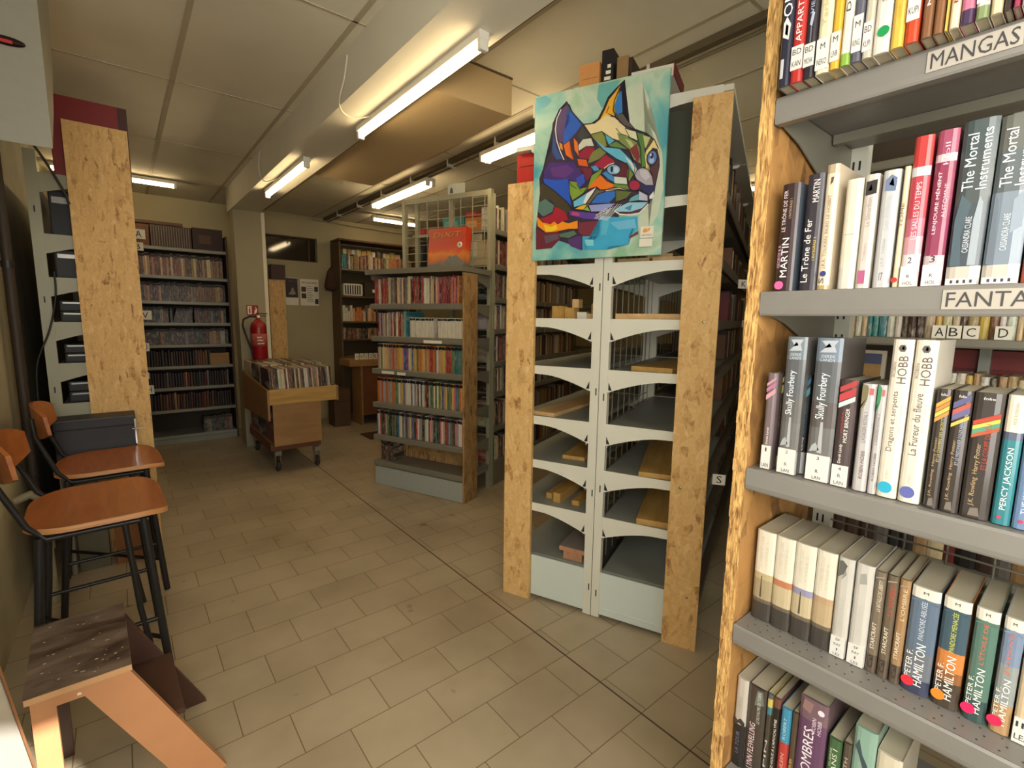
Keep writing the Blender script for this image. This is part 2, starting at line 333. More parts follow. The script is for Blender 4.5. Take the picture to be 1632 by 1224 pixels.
batten(2.07, 3.64, 4.76, 2.440, 'twin tube fluorescent light above the steel mesh panel', 2)
batten(2.06, 1.95, 2.88, 2.440, 'twin tube fluorescent light partly hidden behind the cat painting', 2)
def batten_x(x0, x1, y, z, label): return batten((x0+x1)/2, y-(x1-x0)/2, y+(x1-x0)/2, z, label, 1, PI/2)
batten_x(-0.36, 0.49, 5.46, 2.490, 'fluorescent light above the back wall film shelves beside the board post')
batten_x(2.37, 2.95, 5.56, 2.480, 'fluorescent light high over the far bookcase near the back wall')
batten(4.35, 1.6, 2.7, 2.490, 'small distant fluorescent light seen beyond the tall double shelf')
# conduit with clips and the cables
t = thing('conduit', 'dark cable conduit running along the ceiling towards the back wall', 'conduit', (2.05, 0, 2.478))
MB().box(-0.025, 0.012, -1.2, 6.2, -0.012, 0.020).build('cable_tray', M((96, 84, 62), 0.6, name='brown_tray'), t)
MB().tube([(0.03, -1.2, -0.022), (0.03, 6.2, -0.022)], 0.008).build('pipe', M((120, 108, 84), 0.5, name='conduit_pipe'), t)
for i in range(12): MB().box(-0.03, 0.045, -0.9+0.6*i, -0.885+0.6*i, -0.034, 0.021).build('clip', WHITE, t)
def cable(path, label, col=(214, 206, 184), r=0.004, nm='cable'):
    pts = [Vector(p) for p in path]; out = []
    for i in range(len(pts)-1):
        p0, p1, p2, p3 = pts[max(i-1, 0)], pts[i], pts[i+1], pts[min(i+2, len(pts)-1)]
        for k in range(6):
            u = k/6; out.append(0.5*((2*p1)+(-p0+p2)*u+(2*p0-5*p1+4*p2-p3)*u*u+(-p0+3*p1-3*p2+p3)*u**3))
    out.append(pts[-1]); return tag(MB().tube(out, r, 8).build(nm, M(col, 0.5, var=0)), label, 'cable')
cable([(0.884, 2.30, 2.47), (0.876, 2.32, 2.38), (0.878, 2.40, 2.29), (0.95, 2.46, 2.272), (1.04, 2.42, 2.284)], 'white cable looping from ceiling panel to the nearest beam light')
cable([(0.884, 4.05, 2.49), (0.876, 4.06, 2.36), (0.90, 4.02, 2.280), (0.965, 3.90, 2.284)], 'white cable looping to the beam light next to the pillar')
cable([(XL+0.03, 3.0, 2.44), (XL+0.05, 3.06, 2.2), (-0.255, 3.26, 2.08), (-0.17, 3.29, 1.90), (-0.15, 3.29, 1.83)], 'dark cable hanging in front of the top of the grey shelf end', (40, 36, 30), 0.006)
cable([(-0.232, 3.285, 1.50), (-0.236, 3.28, 1.38), (-0.27, 3.275, 1.22), (-0.33, 3.27, 1.04), (-0.34, 3.27, 0.80)], 'black cable drooping along the grey steel shelf upright', (24, 22, 20), 0.004)
cable([(1.9, 6.235, 2.47), (2.3, 6.2, 2.45), (3.2, 6.2, 2.43)], 'pale cable crossing the back wall under the ceiling', (170, 158, 128), 0.008)
cable([(3.2, 1.9, 2.30), (3.9, 1.2, 2.46), (4.5, 0.7, 2.47)], 'thin pale cable slanting to the ceiling right of the tall shelf', (206, 190, 150), 0.005)
t = thing('wall_pipe', 'dark vertical pipe on the left wall beside the grey shelf end', 'pipe', (XL+0.045, 3.17, 0))
MB().tube([(0, 0, 0), (0, 0, 2.48)], 0.020, 14).build('pipe', M((52, 40, 28), 0.6, name='dark_pipe'), t)
for z in (0.5, 1.5, 2.2): MB().tube([(0, 0, z), (0, 0, z+0.03)], 0.024, 14).build('collar', DKMETAL, t)

# ------------------------------------------------------------------ white wall unit, top left
t = thing('wall_heater', 'white wall unit with a dark oval badge above the left shelves', 'heater', (XL, 2.0, 1.775))
prof = [(0, 0), (0, 0.68), (0.55, 0.68), (0.40, 0.40), (0.20, 0.16)]
MB().prism(prof, 'x', 0.001, 0.305, 0).build('casing', M((132, 128, 112), 0.5, name='heater_casing'), t)
MB().lathe([(0.001, -0.001), (1, -0.001), (1, -0.004), (0.001, -0.004)], 28, (0, 0, 0), 0, 'y').build('badge', M((44, 20, 22), 0.2, name='badge_dark'), t)
bd = [o for o in bpy.data.objects if o.parent == t and o.name.startswith('badge')][0]; bd.location = (0.232, 0, 0.265); bd.scale = (0.040, 1, 0.012)
MB().box(-0.35, 0.35, -0.0055, -0.004, -0.5, 0.2).build('badge_mark', M((170, 30, 34), 0.3, name='badge_red'), bd)
MB().box(0.10, 0.185, -0.02, 0, -0.02, 0.03, 0, 0.006).build('knob', M((90, 30, 26), 0.4, name='dark_red'), t)

# ------------------------------------------------------------------ leaning sunlit panel, bottom left
t = thing('leaning_sheet', 'white sheet leaning in bright sunlight at the bottom left edge', 'sheet', (-0.20, 1.0, 0))
q = [(0.46, 0.0), (0.12, 0.69), (-0.10, 1.10), (-0.60, 1.10), (-0.60, 0.0)]
MB().prism(q, 'x', -0.012, 0.0, 0).build('board', M((240, 238, 230), 0.5, var=0), t)
MB().add([(0.002, 0.46, 0), (0.002, 0.12, 0.69), (0.002, -0.10, 1.10), (0.002, -0.112, 1.094), (0.002, 0.108, 0.684), (0.002, 0.447, 0)], [(0, 1, 4, 5), (1, 2, 3, 4)]).build('edge_strip', M((196, 140, 96), 0.5, name='brown_edge'), t)

# ------------------------------------------------------------------ library shelving pieces
def bracket_pts(d, deep=0.094, h=0.036):
    """side view of a shelf end bracket, outer end at 0, post at d, top at 0"""
    p = [(0.004, 0), (0, -0.012), (0.003, -h+0.008), (0.012, -h)]
    for k in range(9):
        u = k/8; s_ = 0.35*u+0.65*u**1.7
        p.append((d*(0.34+0.64*u), -h-0.003-(deep-h-0.004)*s_))
    return p+[(d, -deep), (d, 0)]
def osb_board(name, x0, x1, y0, y1, z0, z1, parent, screws=()):
    o = MB().box(x0, x1, y0, y1, z0, z1, 0).build(name, OSB, parent)
    return o
# ---- the tall double sided shelving standing end-on in the middle
CX, CY = 1.698, 0.906
C = thing('double_sided_bookshelf', 'tall grey steel double shelf with empty end bays between two strand board uprights', 'bookshelf', (CX, CY, 0), ROT_C)
osb_board('end_board', -0.020, 0.0, -0.003, 0.1275, 0.0, 2.083, C)
osb_board('end_board', -0.020, 0.0, 0.735, 0.871, 0.0, 1.876, C)
for yy, zz in ((0.045, 1.30), (0.040, 0.22), (0.09, 0.66)):
    MB().lathe([(0.0005, -0.0225), (0.005, -0.0225), (0.006, -0.0195), (0.0005, -0.0195)], 12, (0, yy, zz), 0, 'x').build('screw', CHROME, C)
LV = [0.215, 0.467, 0.672, 0.873, 1.100, 1.307, 1.530, 1.762]
BAY = 0.90
def post(x, parent, y0, y1, z1):
    b_ = MB().box(x, x+0.035, y0, y1, 0.0, z1)
    return b_
for k in range(4):
    x = k*BAY
    a = MB().box(x, x+0.030, 0.402, 0.4365, 0.004, 2.12)
    c_ = MB().box(x, x+0.030, 0.440, 0.476, 0.004, 2.12)
    if k == 0:
        for z in (0.10, 0.575, 0.97, 1.46): a.box(x-0.0006, x, 0.414, 0.419, z, z+0.03, 1)
        for z in (0.12, 0.55, 0.99, 1.42): c_.box(x-0.0006, x, 0.448, 0.453, z, z+0.03, 1)
    a.build('upright', [STEEL, INK], C); c_.build('upright', [STEEL, INK], C)
    for lv in LV[1:]+[2.118]:
        for sd in (0, 1):
            if lv == 2.118 and sd: lv = 2.031
            if sd == 0: pts = [(0.090-0.06*(lv > 2)+p[0], lv+p[1]) for p in bracket_pts(0.402-0.090+0.06*(lv > 2))]
            else: pts = [(0.775-p[0], lv+p[1]) for p in bracket_pts(0.775-0.476)]
            bb = MB().prism(pts, 'x', x+0.001, x+0.004, 0)
            yq = 0.402 if sd == 0 else 0.476; sg = -1 if sd == 0 else 1
            if k == 0:
                bb.add([(x-0.0003, yq+sg*0.004, lv-0.052), (x-0.0003, yq+sg*0.019, lv-0.085), (x-0.0003, yq+sg*0.004, lv-0.085)], [(0, 1, 2)], 1)
                bb.box(x-0.003, x, yq+sg*0.006 if sg > 0 else yq-0.011, yq+0.011 if sg > 0 else yq-0.006, lv-0.098, lv-0.093, 2)
            bb.build('shelf_bracket', [STEEL, INK, CHROME], C)
for k in range(3):
    x0, x1 = k*BAY+0.005, (k+1)*BAY-0.001
    for lv in LV[1:]:
        MB().box(x0, x1, 0.03, 0.400, lv-0.022, lv-0.002).build('shelf', STEEL_D, C)
        MB().box(x0, x1, 0.478, 0.836, lv-0.022, lv-0.002).build('shelf', STEEL_D, C)
    MB().box(x0, x1, 0.0, 0.400, 2.096, 2.116).build('top_shelf', STEEL, C)
    MB().box(x0, x1, 0.478, 0.845, 2.012, 2.030).build('top_shelf', STEEL, C)
    MB().box(x0+0.02, x1, 0.02, 0.400, 0.10, LV[0]).build('base_shelf', STEEL_D, C)
    MB().box(x0+0.02, x1, 0.478, 0.83, 0.10, LV[0]).build('base_shelf', STEEL_D, C)
kp = M((214, 224, 216), 0.35, 0, 0.02, 6, name='pale_kick_plate')
MB().box(0.003, 0.012, 0.127, 0.402, 0.018, 0.212, 0, 0.002).box(0.0, 0.004, 0.150, 0.380, 0.045, 0.052, 0, 0.001).build('kick_plate', kp, C)
MB().box(0.003, 0.012, 0.476, 0.736, 0.018, 0.212, 0, 0.002).build('kick_plate', kp, C)
# wire back between the two sides
for k in range(3):
    g = MB()
    for i in range(1, 9): g.tube([(k*BAY+0.1*i, 0.438, 0.2), (k*BAY+0.1*i, 0.438, 2.08)], 0.003, 6)
    for z in (0.40, 0.44, 0.85, 0.89, 1.27, 1.31, 1.70, 1.74, 2.06): g.tube([(k*BAY+0.03, 0.442, z), ((k+1)*BAY, 0.442, z)], 0.0025, 6)
    g.build('wire_back', STEEL_M, C)
MB().box(0.012, 0.018, 0.03, 0.395, 1.764, 2.06).build('back_panel', M((58, 62, 48), 0.6, name='dark_green_panel'), C)

# ---- low film shelf end-cap with the tall frame and mesh behind it
EX, EY, ER = 1.4755, 3.513, R(22.616-90)
E_ = thing('film_shelf', 'waist-high grey steel shelf full of film cases under a tall mesh frame', 'shelf', (EX, EY, 0), ER)
ELV = [0.195, 0.400, 0.655, 0.915, 1.160, 1.398]
W_ = 0.828
MB().box(0.001, W_-0.001, 0.012, 0.355, 0.150, ELV[0]-0.014).build('base_shelf', STEEL_M, E_)
MB().box(0, W_, 0.004, 0.014, 0.003, 0.148, 0, 0.002).build('kick_plate', M((168, 174, 166), 0.4, name='kick_plate_grey'), E_)
lipp = [(0.0, -0.038), (-0.004, -0.030), (-0.004, 0.0), (0.0, 0.004), (0.02, 0.0), (0.36, 0.0), (0.36, -0.008), (0.012, -0.010), (0.008, -0.038)]
MB().prism([(p[0], p[1]+ELV[0]) for p in lipp], 'x', 0, W_).build('shelf', STEEL_M, E_)
for lv in ELV[1:]: MB().prism([(p[0], p[1]+lv) for p in lipp], 'x', 0.001, W_-0.001).build('shelf', STEEL_M, E_)
MB().box(-0.02, W_+0.012, -0.025, 0.37, 1.618, 1.628).box(-0.02, W_+0.012, -0.030, -0.024, 1.612, 1.648, 0, 0.002).box(-0.022, -0.018, -0.03, 0.37, 1.612, 1.648).box(W_+0.01, W_+0.014, -0.03, 0.37, 1.612, 1.648).build('top_tray', STEEL_M, E_)
for lv in ELV[1:]+[1.615]:
    pr = [(0.35-p[0]*1.0, lv-0.003+p[1]) for p in bracket_pts(0.35)]
    pr = [(0.350-(0.350-p[0]), p[1]) for p in pr]
    for x in (0.0015, W_-0.004): MB().prism([(0.004+(0.35-q_[0]), q_[1]) for q_ in pr], 'x', x, x+0.0025).build('shelf_bracket', STEEL_M, E_)
for x in (0.003, W_-0.028):
    u_ = MB().box(x-0.002, x+0.028, 0.362, 0.400, 0.0, 2.225)
    for i in range(70): u_.box(x+0.0281, x+0.0286, 0.378, 0.384, 0.1+0.03*i, 0.115+0.03*i, 1)
    u_.build('upright', [STEEL_DIM, STEEL_D], E_)
MB().box(0.0, W_, 0.366, 0.392, 2.185, 2.222).build('top_rail', STEEL_DIM, E_)
g = MB()
for i in range(8): g.tube([(0.045+i*0.1045, 0.360, 1.64), (0.045+i*0.1045, 0.360, 2.20)], 0.0028, 6)
for i in range(9): g.tube([(0.01, 0.3645, 1.68+i*0.062), (W_-0.01, 0.3645, 1.68+i*0.062)], 0.0025, 6)
g.build('mesh_panel', STEEL_DIM, E_)
MB().box(W_+0.001, W_+0.016, 0.0, 0.165, 0.0, 1.605).build('end_board', OSB_MD, E_)
MB().box(0.13, W_-0.005, 0.200, 0.212, 0.198, 0.385).build('back_board', OSB_MD, E_)
for x0_, z_, w_ in ((0.50, 1.131, 0.16), (0.10, 0.889, 0.12), (0.25, 0.887, 0.08)): MB().box(x0_, x0_+w_, -0.0052, -0.0042, z_-0.006, z_+0.015).build('shelf_label', PAPER, E_)

# ---- long row of shelving behind it, seen through the gaps
RX, RY = 2.163, 2.900
RW = thing('long_bookshelf', 'long steel bookshelf full of books starting behind the mesh frame', 'bookshelf', (RX, RY, 0), ROT_C)
RLV = [0.185, 0.470, 0.740, 0.975, 1.222, 1.455, 1.700, 1.955]
for k in range(3):
    x0, x1 = k*0.9, (k+1)*0.9
    for lv in RLV[1:]: MB().prism([(p[0], p[1]+lv) for p in lipp], 'x', x0+0.03, x1-0.002).build('shelf', STEEL_M, RW)
    MB().box(x0+0.03, x1, 0.004, 0.36, 0.155, RLV[0]).box(x0+0.03, x1, 0.004, 0.012, 0.003, 0.155).build('base_shelf', STEEL_M, RW)
    MB().box(x0, x0+0.028, 0.362, 0.40, 0, 2.22).build('upright', STEEL_DIM, RW)
    MB().box(max(x0, 0.36), x1, 0.372, 0.376, 0.2, 2.15).build('back_panel', STEEL_D, RW)
MB().box(-0.004, 0.024, 0.0, 0.014, 0.0, 2.20).build('upright', STEEL_DIM, RW)
MB().box(0.0, 0.028, 0.70, 0.73, 0.0, 2.22).build('upright', STEEL_DIM, RW)
for lv in RLV[1:]: MB().box(0.002, 0.9, 0.37, 0.76, lv-0.02, lv).build('shelf', STEEL_M, RW)

# ---- shelf unit on the left wall, seen end-on, behind its strand board post
LX, LY = -0.300, 3.31
L_ = thing('side_bookshelf', 'grey steel wall shelf seen end-on behind the left strand board post', 'bookshelf', (LX, LY, 0))
MB().box(0, 0.045, 0, 0.03, 0, 2.07).box(0.018, 0.024, -0.0006, 0, 1.78, 1.81, 1).box(0.018, 0.024, -0.0006, 0, 1.35, 1.38, 1).box(0.018, 0.024, -0.0006, 0, 0.9, 0.93, 1).build('upright', [STEEL_DIM, INK], L_)
MB().box(0, 0.045, 2.3, 2.33, 0, 2.07).build('upright', STEEL_DIM, L_)
LLV = [0.20, 0.42, 0.63, 0.842, 1.048, 1.256, 1.475, 1.683, 1.970]
for lv in LLV[1:]:
    pr = [(0.400-p[0], lv+p[1]) for p in bracket_pts(0.355)]
    MB().prism(pr, 'y', 0.002, 0.005).build('shelf_bracket', STEEL_DIM, L_)
    MB().box(0.046, 0.400, 0.006, 0.9, lv-0.02, lv-0.002).build('shelf', STEEL_M, L_)
for lv in (0.42, 0.705, 0.80, 1.028, 1.262, 1.56, 1.79, 1.843): MB().box(0.046, 0.414, 0.902, 2.3, lv-0.018, lv-0.0015).build('shelf', STEEL_M, L_)
MB().box(0.046, 0.400, 0.006, 2.3, 0.02, LLV[0]).build('base_shelf', STEEL_D, L_)
MB().box(0.0, 0.006, 0.03, 2.3, 0.05, 2.0).build('back_panel', M((54, 48, 38), 0.7, name='dim_back'), L_)
osb_board('end_board', 0.150, 0.400, -0.022, -0.001, 0.0, 2.228, L_)
ob = MB(); lettering(ob, '0505 05', 0.245, 0.275, 1.660, 1.668, -0.0225); ob.build('stamp', M((70, 44, 20), 0.7, var=0), L_)
# letter tags sticking out of the wall shelf
def tagcard(name, s, x, y, z, w, h, label):
    t = thing(name, label, 'letter card', (x+0.010, y, z))
    MB().box(0, w, 0, 0.002, 0, h).build('card', PAPER, t)
    if s:
        b_ = MB(); lettering(b_, s, w*0.28, w*0.74, h*0.17, h*0.83, -0.0006); b_.build('letter', INK, t)
tagcard('letter_card', 'A', 0.101, 4.5, 1.842, 0.080, 0.068, 'white card lettered A beside the strand board post')
tagcard('letter_card', 'B', 0.101, 4.8, 1.789, 0.075, 0.062, 'white card lettered B just below the A card')
tagcard('letter_card', 'V', 0.101, 4.5, 1.2605, 0.078, 0.066, 'white card lettered V on the left wall shelf')
tagcard('letter_card', 'O', 0.101, 4.5, 1.0265, 0.048, 0.062, 'white card lettered O, below the V card')
tagcard('letter_card', 'H', 0.101, 4.5, 0.7035, 0.055, 0.066, 'white card lettered H on the left wall shelf, lowest lettered one')
tagcard('letter_card', '', 0.101, 4.7, 0.7985, 0.040, 0.050, 'small blank white card above the H card')
# contents of the wall shelf: dark cases
k = 0
for i, lv in enumerate(LLV[:-1]):
    gap = LLV[i+1]-lv
    if lv < 0.6: continue
    h = 0.07 if i % 2 else 0.062
    for j in range(1 if i >= 6 else 2):
        hh = gap-0.07 if i >= 6 else h*0.75
        z0_ = lv+j*(h*0.78)
        t = thing('black_case', 'black plastic case on the left wall shelf, ' + ordw(k+1) + ' from the bottom', 'case', (LX+0.07, LY+0.04, z0_), 0, 'black cases on the left wall shelf')
        MB().box(0, 0.27, 0, 0.35, 0, hh, 0, 0.006).build('body', BLACK, t)
        MB().box(0.012, 0.25, -0.002, 0, hh*0.72, hh*0.86).build('silver_line', M((150, 146, 140), 0.35, 0.5, name='silver_trim'), t); k += 1
t = thing('red_crate', 'dark red box on top of the left shelf behind the strand board post', 'box', (LX+0.105, LY+0.004, 1.969))
MB().box(0, 0.300, 0, 0.30, 0, 0.375, 0, 0.004).build('body', M((128, 22, 20), 0.5, name='crate_red'), t)
MB().box(0.262, 0.300, -0.002, 0.0, 0.003, 0.372).build('dark_end', M((70, 22, 18), 0.5, name='crate_dark'), t)

# ---- film racks on the back wall
BX0, BY0 = 0.137, 5.82
B_ = thing('back_wall_rack', 'dark grey rack of nine shelves packed with films on the back wall', 'shelf', (BX0, BY0, 0))
BLV = [0.085, 0.350, 0.574, 0.789, 1.003, 1.220, 1.429, 1.673, 1.945]
BW = 0.765
for lv in BLV: MB().prism([(p[0], p[1]*0.8+lv) for p in lipp], 'x', 0.002, BW-0.002).build('shelf', STEEL_M if lv > 0.1 else STEEL_D, B_)
MB().box(0, 0.018, 0, 0.38, 0, 2.0).build('side_panel', M((78, 58, 40), 0.6, name='rack_side'), B_)
MB().box(BW, BW+0.018, 0, 0.38, 0, 2.1).build('side_panel', M((78, 58, 40), 0.6, name='rack_side'), B_)
MB().box(0.018, BW, 0.37, 0.38, 0.05, 2.1).build('back_panel', M((60, 48, 36), 0.7, name='rack_back'), B_)
MB().box(0.0, BW, 0.004, 0.012, 0.002, 0.075).build('kick_plate', STEEL_D, B_)
for i, (x, w_, h_, c_, y_) in enumerate([(0.02, 0.12, 0.20, (96, 60, 34), 0.03), (0.15, 0.33, 0.21, (66, 44, 32), 0.05), (0.49, 0.26, 0.22, (56, 36, 30), 0.04)]):
    t = thing('storage_box', ['brown wooden box on top shelf of back rack, nearest the post', 'wide dark wire-fronted crate in the middle of the back rack top', 'dark reddish box on the right of the back rack top shelf'][i], 'box', (BX0+x, BY0+y_, 1.9455))
    MB().box(0, w_, 0, 0.28, 0, h_, 0, 0.004).build('body', M(c_, 0.6, 0, 0.1, 20), t)
    g = MB()
    for q in range(int(w_/0.02)): g.box(0.008+q*0.02, 0.011+q*0.02, -0.003, 0, 0.01, h_-0.01)
    if i == 1: g.build('wire_front', STEEL_D, t)
    else: MB().box(w_*0.2, w_*0.6, -0.002, 0, h_*0.3, h_*0.7).build('panel_label', M((c_[0]+30, c_[1]+24, c_[2]+16), 0.6), t)
t = thing('plank', 'dark plank lying above the crates of the back rack', 'plank', (BX0+0.0, BY0+0.1, 2.167)); MB().box(0, 0.42, 0, 0.12, 0, 0.03, 0, 0.003).build('board', DKWOOD, t)
# ================================================================== SMALL BOOKS, FILMS, RECORDS IN ROWS
def unit_mesh(name, mat, kind):
    b_ = MB()
    if kind == 'book':
        b_.prism([(0, 0.04), (0.18, 0.008), (0.5, 0), (0.82, 0.008), (1, 0.04), (1, 1), (0, 1)], 'z', 0, 1, 0)
        b_.box(0.10, 0.90, 0.05, 1.001, 0.004, 1.0012, 1)
    elif kind == 'record':
        b_.box(0, 1, 0, 1, 0, 1, 0)
    else:
        b_.box(0, 1, 0, 1, 0, 1, 0, 0.0); b_.box(0.0, 1.0, -0.0005, 0.0, 0.86, 0.97, 1)
    return b_.mesh(name, [mat, PAGES if kind == 'book' else BLACK])
UM = {('book', 0): unit_mesh('book_light_print', SP_LIGHT, 'book'), ('book', 1): unit_mesh('book_dark_print', SP_DARK, 'book'),
      ('case', 0): unit_mesh('case_light_print', SP_LIGHT, 'case'), ('case', 1): unit_mesh('case_dark_print', SP_DARK, 'case'), ('case', 2): unit_mesh('case_colour_print', SP_COLOR, 'case'),
      ('record', 0): unit_mesh('record_sleeve', SP_LIGHT, 'record'), ('record', 1): unit_mesh('record_sleeve_dark', SP_DARK, 'record')}
CN = {'white': (214, 208, 190), 'cream': (204, 186, 146), 'pale grey': (160, 156, 146), 'grey': (112, 108, 104), 'black': (34, 30, 32), 'dark brown': (66, 44, 34), 'brown': (112, 74, 46),
      'red': (158, 52, 46), 'dark red': (104, 34, 34), 'orange': (196, 112, 58), 'yellow': (204, 164, 80), 'green': (74, 112, 70), 'dark green': (44, 64, 50), 'teal': (50, 122, 124),
      'blue': (58, 84, 140), 'navy': (34, 40, 66), 'pink': (206, 130, 132), 'purple': (92, 64, 112), 'tan': (160, 128, 88)}
def pick(pal):
    names = [p[0] for p in pal]; ws = [p[1] for p in pal]; return rnd.choices(names, ws)[0]
def put(Fm, kind, x, w, z, h, d, y, colname, name, label, cat, group, lean=0.0, jit=8):
    pr = {'book': 0 if sum(CN[colname]) < 400 else 1, 'case': rnd.choice((0, 1, 2)) if sum(CN[colname]) > 300 else 0, 'record': 0 if sum(CN[colname]) < 400 else 1}[kind]
    o = bpy.data.objects.new(name, UM[(kind, pr)]); COL.objects.link(o)
    o.matrix_world = Fm @ Matrix.Translation((x, y, z)) @ Matrix.Rotation(lean, 4, 'Y') @ Matrix.Diagonal((w, d, h, 1))
    c = [max(8, min(245, v+rnd.uniform(-jit, jit))) for v in CN[colname]]; o.color = lin(c)
    return tag(o, label, cat, group)
BULK = {0: MB(), 1: MB()}; BMAT = []
def many(kk, Fm, x, w, z, h, d, y, cn):
    key = (cn, rnd.randrange(2))
    if key not in BMAT: BMAT.append(key)
    b_ = MB().prism([(x, y+0.004), (x+w*0.25, y), (x+w*0.75, y), (x+w, y+0.004), (x+w, y+d), (x, y+d)], 'z', z, z+h)
    BULK[kk].add([tuple(Fm @ Vector(v)) for v in b_.v], b_.f, BMAT.index(key))
def row(Fm, where, group, x0, x1, z, kind, noun, cat, pal, tw, th, d, y=0.03, side='left', start=0, leans=(), gaps=(), blocks=(), objname=None, jit=8, bulk=False):
    """blocks: (fraction0, fraction1, palette) gives stretches of a series their own colours"""
    x = x0; n = start; objname = objname or cat.replace(' ', '_')
    while True:
        w = rnd.uniform(*tw)
        if x+w > x1: break
        f = (x-x0)/(x1-x0)
        g = [q for q in gaps if q[0] <= f < q[1]]
        if g: x = x0+g[0][1]*(x1-x0)+0.001; continue
        p = pal
        for b0, b1, bp in blocks:
            if b0 <= f < b1: p = bp
        cn = pick(p); h = rnd.uniform(*th); n += 1; ln = 0.0
        for l0, l1, a in leans:
            if l0 <= f < l1: ln = R(a)
        if ln: h *= 0.96
        lab = '%s %s, %s from %s on %s' % (cn, noun, ordw(n), side, where)
        if bulk:
            many(int(kind == 'case'), Fm, x, w, z+0.0008, h, d, y+rnd.uniform(0, 0.006), cn); x += w+0.0012; continue
        put(Fm, kind, x, w, z+0.0008+(w*math.sin(ln) if ln > 0 else 0), h, d, y+rnd.uniform(0, 0.006), cn, objname, lab, cat, group, ln, jit)
        x += w+0.0012
    return n
FE, FR_, FC, FB = frame(EX, EY, ER), frame(RX, RY, ROT_C), frame(CX, CY, ROT_C), frame(BX0, BY0, 0)
# film end-cap: six shelves
reds = [('red', 5), ('dark red', 4), ('cream', 3), ('pale grey', 2), ('brown', 2), ('white', 2), ('black', 1), ('orange', 1)]
mixd = [('yellow', 3), ('orange', 3), ('pale grey', 3), ('white', 3), ('blue', 2), ('red', 2), ('green', 2), ('pink', 1), ('teal', 1), ('cream', 2), ('grey', 2)]
mixd2 = [('white', 3), ('pale grey', 3), ('grey', 3), ('dark brown', 2), ('teal', 2), ('red', 2), ('pink', 2), ('blue', 1), ('green', 1), ('black', 2), ('cream', 2)]
n_ = row(FE, 'top row of film shelf', 'magazines on the film shelf top row', 0.01, W_-0.04, ELV[5], 'book', 'album', 'album', reds, (0.009, 0.018), (0.178, 0.198), 0.2, blocks=[(0.2, 0.4, [('grey', 2), ('dark red', 2), ('brown', 2), ('cream', 1)]), (0.7, 0.95, [('pink', 2), ('red', 3), ('dark red', 3), ('cream', 1)])])
row(FE, 'second film shelf row', 'albums on the film shelf second row', 0.03, 0.32, ELV[4], 'book', 'album', 'album', reds, (0.009, 0.016), (0.165, 0.185), 0.2, blocks=[(0.8, 1.01, [('teal', 2), ('pale grey', 3)])])
row(FE, 'second film shelf row', 'white series on the film shelf second row', 0.345, 0.565, ELV[4], 'case', 'thin case', 'case', [('white', 1)], (0.009, 0.012), (0.140, 0.143), 0.16, start=21, objname='film_case', jit=3)
row(FE, 'second film shelf row', 'white series on the film shelf second row', 0.600, W_-0.02, ELV[4], 'case', 'thin case', 'case', [('white', 1)], (0.009, 0.012), (0.140, 0.143), 0.16, start=42, objname='film_case', jit=3)
row(FE, 'third film shelf row', 'film cases on the third row', 0.03, W_-0.01, ELV[3], 'case', 'film case', 'film case', mixd, (0.0125, 0.0150), (0.188, 0.193), 0.12, objname='film_case', blocks=[(0.0, 0.12, [('green', 1), ('pale grey', 2), ('cream', 1)]), (0.12, 0.3, [('yellow', 2), ('orange', 1), ('pale grey', 1), ('tan', 1)]), (0.8, 0.86, [('red', 1)]), (0.74, 0.8, [('yellow', 2), ('orange', 1)]), (0.86, 1.01, [('teal', 2), ('green', 2), ('pale grey', 1), ('yellow', 1)])], jit=16)
row(FE, 'fourth film shelf row', 'film cases on the fourth row', 0.015, W_-0.005, ELV[2], 'case', 'film case', 'film case', mixd, (0.0125, 0.0150), (0.188, 0.193), 0.12, objname='film_case', blocks=[(0.0, 0.2, [('orange', 2), ('yellow', 2), ('pale grey', 2)]), (0.3, 0.6, [('white', 2), ('pale grey', 3), ('blue', 1), ('dark red', 1)])], jit=16)
row(FE, 'fifth film shelf row', 'film cases on the fifth row', 0.004, W_-0.005, ELV[1], 'case', 'film case', 'film case', mixd2, (0.0125, 0.0150), (0.188, 0.193), 0.12, objname='film_case', jit=16)
row(FE, 'bottom row of film shelf', 'film cases at the bottom left', 0.03, 0.16, ELV[0], 'case', 'film case', 'film case', [('black', 2), ('dark brown', 2), ('white', 1), ('brown', 1)], (0.016, 0.024), (0.13, 0.155), 0.12, y=0.04, objname='film_case')
